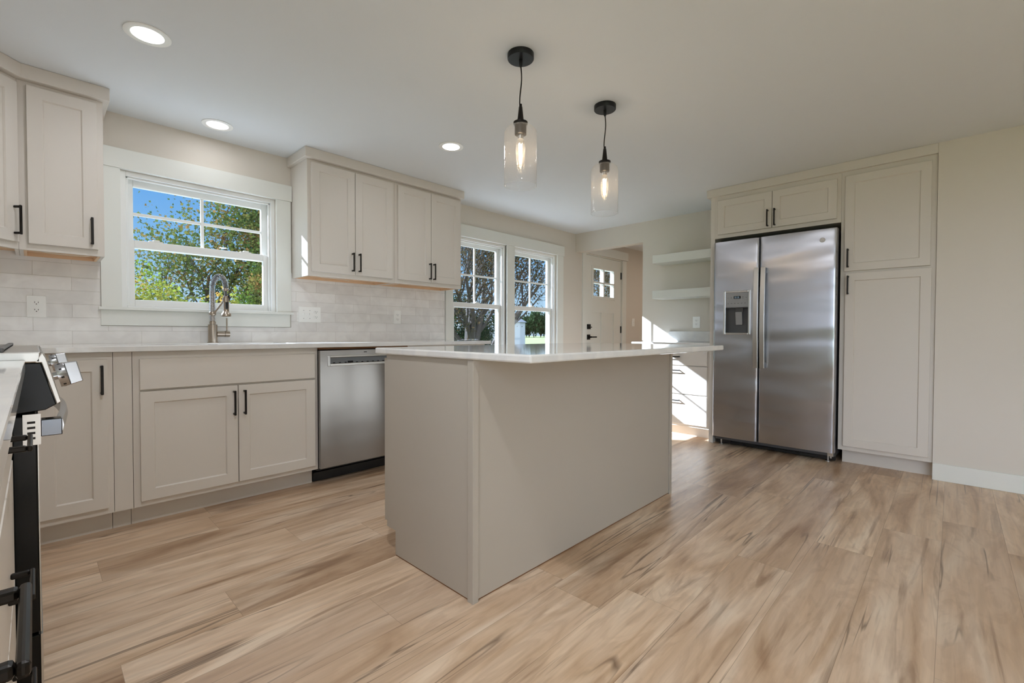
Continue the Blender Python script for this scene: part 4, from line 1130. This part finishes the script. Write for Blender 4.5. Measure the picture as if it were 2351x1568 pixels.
wall_plate(FY, 6.325, 6.40, 1.085, 1.205, [('switch', 6.3625)], 'white light switch on the hall wall beside the entry door', 'switch', 'light_switch')

# loose wires under the wall cabinets
m = MB(); m.tube([(0.0, 3.32, 1.402), (0.03, 3.36, 1.392), (0.075, 3.385, 1.389), (0.14, 3.375, 1.386), (0.2, 3.37, 1.388), (0.235, 3.37, 1.4)], 0.002, 6)
tag(m.build('loose_wire', 'wire_white', smooth=True), 'thin white wire hanging under the narrow wall cabinet', 'wire')
m = MB(); m.tube([(1.42, 3.40, 1.402), (1.5, 3.40, 1.393), (1.6, 3.40, 1.392), (1.66, 3.395, 1.388), (1.688, 3.36, 1.378)], 0.002, 6)
tag(m.build('loose_wire', 'wire_white', smooth=True), 'thin white wire hanging under the wall cabinet beside the sink window', 'wire')
m = MB(); m.tube([(1.99, 3.42, 1.40), (2.02, 3.39, 1.378), (2.06, 3.36, 1.376), (2.1, 3.33, 1.385), (2.12, 3.31, 1.402)], 0.002, 6)
tag(m.build('loose_wire', 'wire_white', smooth=True), 'short pale wire loop under the joint of the two double-door wall cabinets', 'wire')

# ------------------------------------------------------------------ lamps
def area_lamp(parent, name, loc, size, power, col):
    ld = bpy.data.lights.new(name, 'AREA'); ld.shape = 'DISK'; ld.size = size; ld.energy = power; ld.color = col
    lo = bpy.data.objects.new(name, ld); COL.objects.link(lo); lo.parent = parent
    lo.location = Vector(loc) - ROOT[parent.name]; return lo
WARM = (0.95, 0.98, 1.06)
def downlight(x, y, label, power, col=WARM):
    t = thing('recessed_downlight', label, 'downlight', (x, y, H), 'recessed ceiling downlights')
    m = MB(); m.lathe([(0.058, -0.0005), (0.083, -0.0005), (0.083, -0.004), (0.076, -0.007), (0.058, -0.004)], (x, y, H), 36, False, False)
    m.build('trim_ring', 'white_plastic', t, smooth=True)
    m = MB(); m.cyl((x, y, H - 0.0042), (x, y, H - 0.0006), 0.058, seg=32); m.build('lens', 'lamp_lens', t)
    area_lamp(t, 'lamp', (x, y, H - 0.009), 0.11, power, col)
downlight(0.354, 2.511, 'lit recessed downlight nearest the range and corner cabinets', LAMP_W * 1.7)
downlight(0.799, 3.285, 'lit recessed downlight close to the wall over the sink window', LAMP_W * 0.3)
downlight(1.996, 2.500, 'lit recessed downlight in front of the run-end wall cabinet, behind the pendants', LAMP_W * 0.75)
for x, y in ((0.36, 0.85), (0.35, -0.6), (2.0, -0.7), (3.4, -0.9), (0.35, -2.3), (2.0, -2.3), (3.4, -2.3)):  # out-of-view downlights added to brighten the room
    downlight(x, y, 'unseen recessed downlight added in the ceiling as fill light', LAMP_W * (6.0 if y > 0 else 0.3))
downlight(6.6, 2.3, 'lit recessed downlight in the hall ceiling beyond the opening', HALL_W, (1.0, 0.84, 0.70))

def pendant(x, y, dz, label, power):
    t = thing('pendant_light', label, 'pendant', (x, y, H), 'pendant lights over the island')
    m = MB(); m.lathe([(0.0605, -0.0005), (0.0605, -0.022), (0.058, -0.025)], (x, y, H), 40, True, True); m.build('canopy', 'black_metal', t, smooth=True)
    m = MB(); m.lathe([(0.008, -0.025), (0.008, -0.05), (0.005, -0.058)], (x, y, H), 14); m.build('strain_relief', 'black_metal', t, smooth=True)
    zs = 2.021 + dz
    n = 14; pts = [(x + 0.003 * math.sin(i / n * 5.5), y - 0.003 * math.sin(i / n * 5.0), H - 0.05 - (H - 0.05 - zs) * i / n) for i in range(n + 1)]
    pts[-1] = (x, y, zs)
    m = MB(); m.tube(pts, 0.003, 8); m.build('cord', 'brown_edge' if False else 'bronze', t, smooth=True)
    m = MB(); m.lathe([(0.004, zs + 0.012), (0.0065, zs + 0.010), (0.0065, zs), (0.0085, zs - 0.002), (0.0155, 1.951 + dz), (0.033, 1.949 + dz), (0.033, 1.942 + dz), (0.028, 1.940 + dz)], (x, y, 0), 28); m.build('socket_cap', 'bronze', t, smooth=True)
    m = MB(); m.lathe([(0.027, 1.94 + dz), (0.027, 1.893 + dz), (0.024, 1.891 + dz)], (x, y, 0), 24); m.build('socket', 'bronze', t, smooth=True)
    # glass cloche: open at the bottom, rounded shoulder
    prof = [(0.031, 1.941)]
    for i in range(9):
        a = PI / 2 * i / 8; prof.append((0.031 + 0.044 * math.sin(a) * 1.0, 1.895 + 0.036 * math.cos(a)))
    prof += [(0.075, 1.80), (0.075, 1.66)]
    full = prof + [(0.0756, 1.6585), (0.0745, 1.6575), (0.0736, 1.66)]
    m = MB(); m.lathe([(r, z + dz) for r, z in full], (x, y, 0), 56, False, False); m.build('glass_shade', 'seeded_glass', t, smooth=True)
    m = MB(); m.lathe([(0.013, 1.892 + dz), (0.0135, 1.872 + dz)], (x, y, 0), 18); bl = m.build('bulb_base', 'steel_plain', t, smooth=True)
    m = MB(); m.lathe([(0.0125, 1.872 + dz), (0.019, 1.855 + dz), (0.0215, 1.825 + dz), (0.0205, 1.79 + dz), (0.014, 1.752 + dz), (0.004, 1.738 + dz)], (x, y, 0), 24, False, True); m.build('bulb', 'bulb_glass', bl, smooth=True)
    m = MB()
    for k in range(4):
        a = k * PI / 2 + 0.4; m.tube([(x + 0.0085 * math.cos(a), y + 0.0085 * math.sin(a), 1.852 + dz), (x + 0.0055 * math.cos(a), y + 0.0055 * math.sin(a), 1.762 + dz)], 0.0013, 6)
    m.build('filament', 'filament', bl)
    ld = bpy.data.lights.new('lamp', 'POINT'); ld.energy = power; ld.color = (1.0, 0.75, 0.5); ld.shadow_soft_size = 0.012
    lo = bpy.data.objects.new('lamp', ld); COL.objects.link(lo); lo.parent = t; lo.location = (0, 0, 1.81 + dz - H)
pendant(1.560, 1.447, 0.0, 'lit glass pendant nearer the camera, over the near island end', PENDANT_W)
pendant(2.236, 1.428, -0.002, 'lit glass pendant farther away, over the far island end', PENDANT_W)

# ------------------------------------------------------------------ outside
GZ = -0.75
m = MB(); m.box(-140, 180, -90, 280, GZ - 0.2, GZ)
tag(m.build('lawn', 'lawn_grass'), 'wide green lawn outside the windows', 'lawn', kind='stuff')

m = MB(); m.box(-3.0, 9.0, YW + 0.3, YW + 3.4, GZ, GZ + 0.03)  # unseen pale slab, added to throw sunlight up to the ceiling
tag(m.build('patio', 'concrete', bevel=0.01), 'unseen pale concrete patio under the windows, added to bounce sunlight indoors', 'patio', kind='structure')
m = MB(); m.box(-0.8, 7.7, YBK - 0.14, YW + 0.16, GZ, -0.1); tag(m.build('foundation', 'concrete'), kind='structure')

def branches(rnd, base, height, spread, lean, levels=4, r0=0.16, stems=1, split=3):
    """Tapered limbs as point lists with radii, and the tip points where leaves grow."""
    limbs, tips = [], []
    def grow(p, d, L, r, lev):
        n = 5; pts, rad = [p.copy()], [r]
        for i in range(1, n + 1):
            d = (d + Vector((rnd.uniform(-1, 1), rnd.uniform(-1, 1), rnd.uniform(-0.4, 0.7))) * 0.16).normalized()
            pts.append(pts[-1] + d * (L / n)); rad.append(r * (1 - 0.45 * i / n))
            if lev >= 2: tips.append((pts[-1].copy(), lev))
        limbs.append((pts, rad))
        if lev < levels:
            for k in range(split if lev else split + 1):
                i = rnd.randint(2, n); a = rnd.uniform(0, 2 * PI)
                out = Vector((math.cos(a), math.sin(a), rnd.uniform(0.1, 0.9))) * spread
                grow(pts[i], (d + out).normalized(), L * rnd.uniform(0.55, 0.8), rad[i] * 0.62, lev + 1)
        else: tips.append((pts[-1].copy(), lev + 1))
    for s in range(stems):
        a = 2 * PI * s / max(1, stems) + 0.4
        d = Vector((math.cos(a) * lean, math.sin(a) * lean, 1)).normalized() if stems > 1 else Vector((lean, 0, 1)).normalized()
        grow(Vector(base), d, height * 0.36, r0, 0)
    return limbs, tips

def leaf_mesh(pts, rnd, size, name, mat, parent):
    vs, fs = [], []
    for p in pts:
        n = Vector((rnd.gauss(0, 1), rnd.gauss(0, 1), rnd.gauss(0, 1) + 0.5)).normalized()
        u = n.orthogonal().normalized(); a = rnd.uniform(0, 2 * PI); w = n.cross(u)
        d = u * math.cos(a) + w * math.sin(a); e = n.cross(d); s = size * rnd.uniform(0.6, 1.3)
        k = len(vs)
        # a lobed leaf: five tips round a short stalk
        ring = ((-0.5, 0.0), (-0.15, 0.28), (0.0, 0.55), (0.18, 0.26), (0.62, 0.0), (0.18, -0.26), (0.0, -0.55), (-0.15, -0.28))
        for (q, r_) in ring: vs.append(p + d * q * s + e * r_ * s + n * (abs(r_) * 0.25 * s))
        fs.append(tuple(range(k, k + 8)))
    base = ROOT[parent.name]
    me = bpy.data.meshes.new(name); me.from_pydata([v - base for v in vs], [], fs); me.materials.append(MATS[mat])
    o = bpy.data.objects.new(name, me); COL.objects.link(o); o.parent = parent; ROOT[o.name] = base; return o

def tree(name, label, cat, loc, height, spread, lean, nleaf, lsize, mat, seed, stems=1, levels=4, r0=0.16, split=3, scat=0.4, group=None, zmin=None):
    rnd = random.Random(seed)
    t = thing(name, label, cat, loc, group)
    limbs, tips = branches(rnd, loc, height, spread, lean, levels, r0, stems, split)
    m = MB()
    for pts, rad in limbs: m.tube(pts, 0, 6 if rad[0] > 0.03 else 4, radii=rad, cap=False)
    m.build('trunk', 'bark', t, smooth=True)
    P = []
    for i in range(nleaf):
        p, lev = tips[rnd.randrange(len(tips))]
        q = p + Vector((rnd.gauss(0, 1), rnd.gauss(0, 1), rnd.gauss(0, 0.8))) * scat
        P.append(q)
    leaf_mesh(P, rnd, lsize, 'foliage', mat, t)
    return t

def shrub(name, label, loc, rx, ry, rz, n, size, mat, seed, group=None):
    rnd = random.Random(seed)
    t = thing(name, label, 'shrub', loc, group)
    m = MB()
    for k in range(7):
        a = 2 * PI * k / 7; q = Vector(loc)
        m.tube([q, q + Vector((math.cos(a) * rx * 0.25, math.sin(a) * ry * 0.25, rz * 0.6)), q + Vector((math.cos(a) * rx * 0.5, math.sin(a) * ry * 0.5, rz * 1.3))], 0.02, 5, radii=[0.03, 0.02, 0.008])
    m.build('stems', 'bark', t)
    P = []
    lumps = [(Vector((rnd.uniform(-.6, .6) * rx, rnd.uniform(-.6, .6) * ry, rz * rnd.uniform(0.5, 1.6))), rnd.uniform(0.3, 0.55)) for _ in range(14)]
    for i in range(n):
        c, s_ = lumps[rnd.randrange(14)]
        v = Vector((rnd.gauss(0, 1), rnd.gauss(0, 1), rnd.gauss(0, 1))).normalized() * (rnd.random() ** 0.4)
        q = Vector(loc) + c + Vector((v.x * rx * s_, v.y * ry * s_, v.z * rz * s_))
        if q.z > loc[2] + 0.05: P.append(q)
    leaf_mesh(P, rnd, size, 'foliage', mat, t)
    return t

# maple seen through the sink window: sky to its left, dense to its right
tree('maple_tree', 'leafy green maple outside the sink window, dense on its window-pair side', 'tree', (5.0, 11.8, GZ), 6.6, 0.85, -0.05, 36000, 0.068, 'leaves_maple', 5, 1, 4, 0.15, 3, 0.42)
tree('maple_tree', 'thin maple with reaching twigs, sky around it, outside the sink window', 'tree', (2.9, 13.5, GZ), 7.0, 0.9, 0.0, 8500, 0.07, 'leaves_maple', 8, 1, 4, 0.11, 3, 0.45)
# big multi-stem tree outside the pair of windows
tree('branching_tree', 'large bare-limbed autumn tree with many stems outside the pair of tall windows', 'tree', (9.9, 11.3, GZ), 8.2, 0.75, 0.42, 22000, 0.064, 'leaves_autumn', 21, 5, 4, 0.15, 3, 0.42)
tree('autumn_tree', 'autumn tree seen through the small panes of the entry door', 'tree', (31.5, 20.0, GZ), 12.5, 0.8, 0.1, 9000, 0.12, 'leaves_autumn', 33, 2, 4, 0.1, 3, 0.45)
for i, (x, y, rx, rz, n, mt, lab) in enumerate((
    (1.2, 10.6, 0.95, 1.6, 5200, 'leaves_sunny', 'bright yellow-green shrub at the foot of the thin maple'),
    (5.0, 13.2, 1.7, 1.95, 7000, 'leaves_dark', 'dark shrub filling in behind the dense maple'),
    (2.4, 10.2, 0.9, 1.35, 4600, 'leaves_sunny', 'sunlit shrub in the middle below the sink window view'),
    (3.75, 10.4, 1.15, 1.75, 7000, 'leaves_maple', 'greener shrub under the dense maple, behind the faucet'),
    (11.2, 13.6, 1.25, 1.75, 7000, 'leaves_dark', 'dark shaded shrub below the many-stemmed tree'),
    (13.3, 14.6, 1.2, 1.5, 6000, 'leaves_dark', 'dark shrub close to the neighbouring house gable'))):
    shrub('shrub', lab, (x, y, GZ), rx, rx * 0.8, rz, int(n * 2.3), 0.056, mt, 50 + i)

# neighbouring house
hs = thing('neighbour_house', 'small white house with a grey gable roof, far across the lawn', 'house', (35.5, 38, GZ))
MB().box(33.6, 38.6, 35, 42, GZ, 2.2).build('house_wall', 'house_white', hs)
m = MB(); m.prism([(34.8, 2.15), (42.2, 2.15), (38.5, 3.9)], 33.5, 38.7, 'x'); m.build('roof', 'roof_grey', hs)
MB().box(31.2, 33.6, 35.5, 38, GZ, 0.45).build('porch', 'house_white', hs)
MB().prism([(31.0, 0.4), (33.6, 0.4), (33.6, 1.5)], 35.3, 38.2, 'y').build('porch_roof', 'roof_grey', hs)

# distant woods: one tree built, then copied
def woods():
    rnd = random.Random(3)
    lab, grp = 'dark tree in the distant woods beyond the lawn', 'distant woods'
    src = tree('distant_tree', lab, 'tree', (60, 62, GZ), 9, 0.5, 0.02, 3200, 0.55, 'leaves_dark', 77, 1, 3, 0.2, 3, 0.75, grp)
    for i in range(56):
        u = i / 55
        for row in range(1):
            r = src.copy(); COL.objects.link(r)
            h_ = math.radians(82 - 47 * u); d_ = 165 + (8 if i % 2 else 0); x = d_ * math.cos(h_); y = d_ * math.sin(h_)
            s = rnd.uniform(1.05, 1.35)
            r.location = (x, y, GZ - 2.3); r.scale = (s * 0.85, s * 0.85, s * 1.1); r.rotation_euler = (0, 0, rnd.uniform(0, 6.28))
            for ch in src.children:
                q = ch.copy(); COL.objects.link(q); q.parent = r
    src.location = (60, 152, GZ)
woods()

# utility line
for k, (z, lab) in enumerate(((6.6, 'lowest'), (7.0, 'middle'), (7.4, 'topmost'))):
    m = MB(); a, b = Vector((24, 46, z)), Vector((96, 40, z))
    m.tube([a.lerp(b, i / 16) - Vector((0, 0, 0.9 * 4 * (i / 16) * (1 - i / 16))) for i in range(17)], 0.028, 5)
    tag(m.build('utility_wire', 'wire_black'), lab + ' of the thin utility wires crossing the sky over the woods', 'wire', 'utility wires')
for x, y, lab in ((24, 46.25, 'wooden utility pole at the near end of the wires'), (96, 40.25, 'wooden utility pole at the far end of the wires')):
    t = thing('utility_pole', lab, 'pole', (x, y, GZ)); MB().cyl((x, y, GZ), (x, y, 8.2), 0.16, 0.12, 12).build('post', 'pole_wood', t)
    MB().box(x - 0.06, x + 0.06, y - 0.9, y - 0.17, 7.3, 7.42).build('crossarm', 'pole_wood', t)
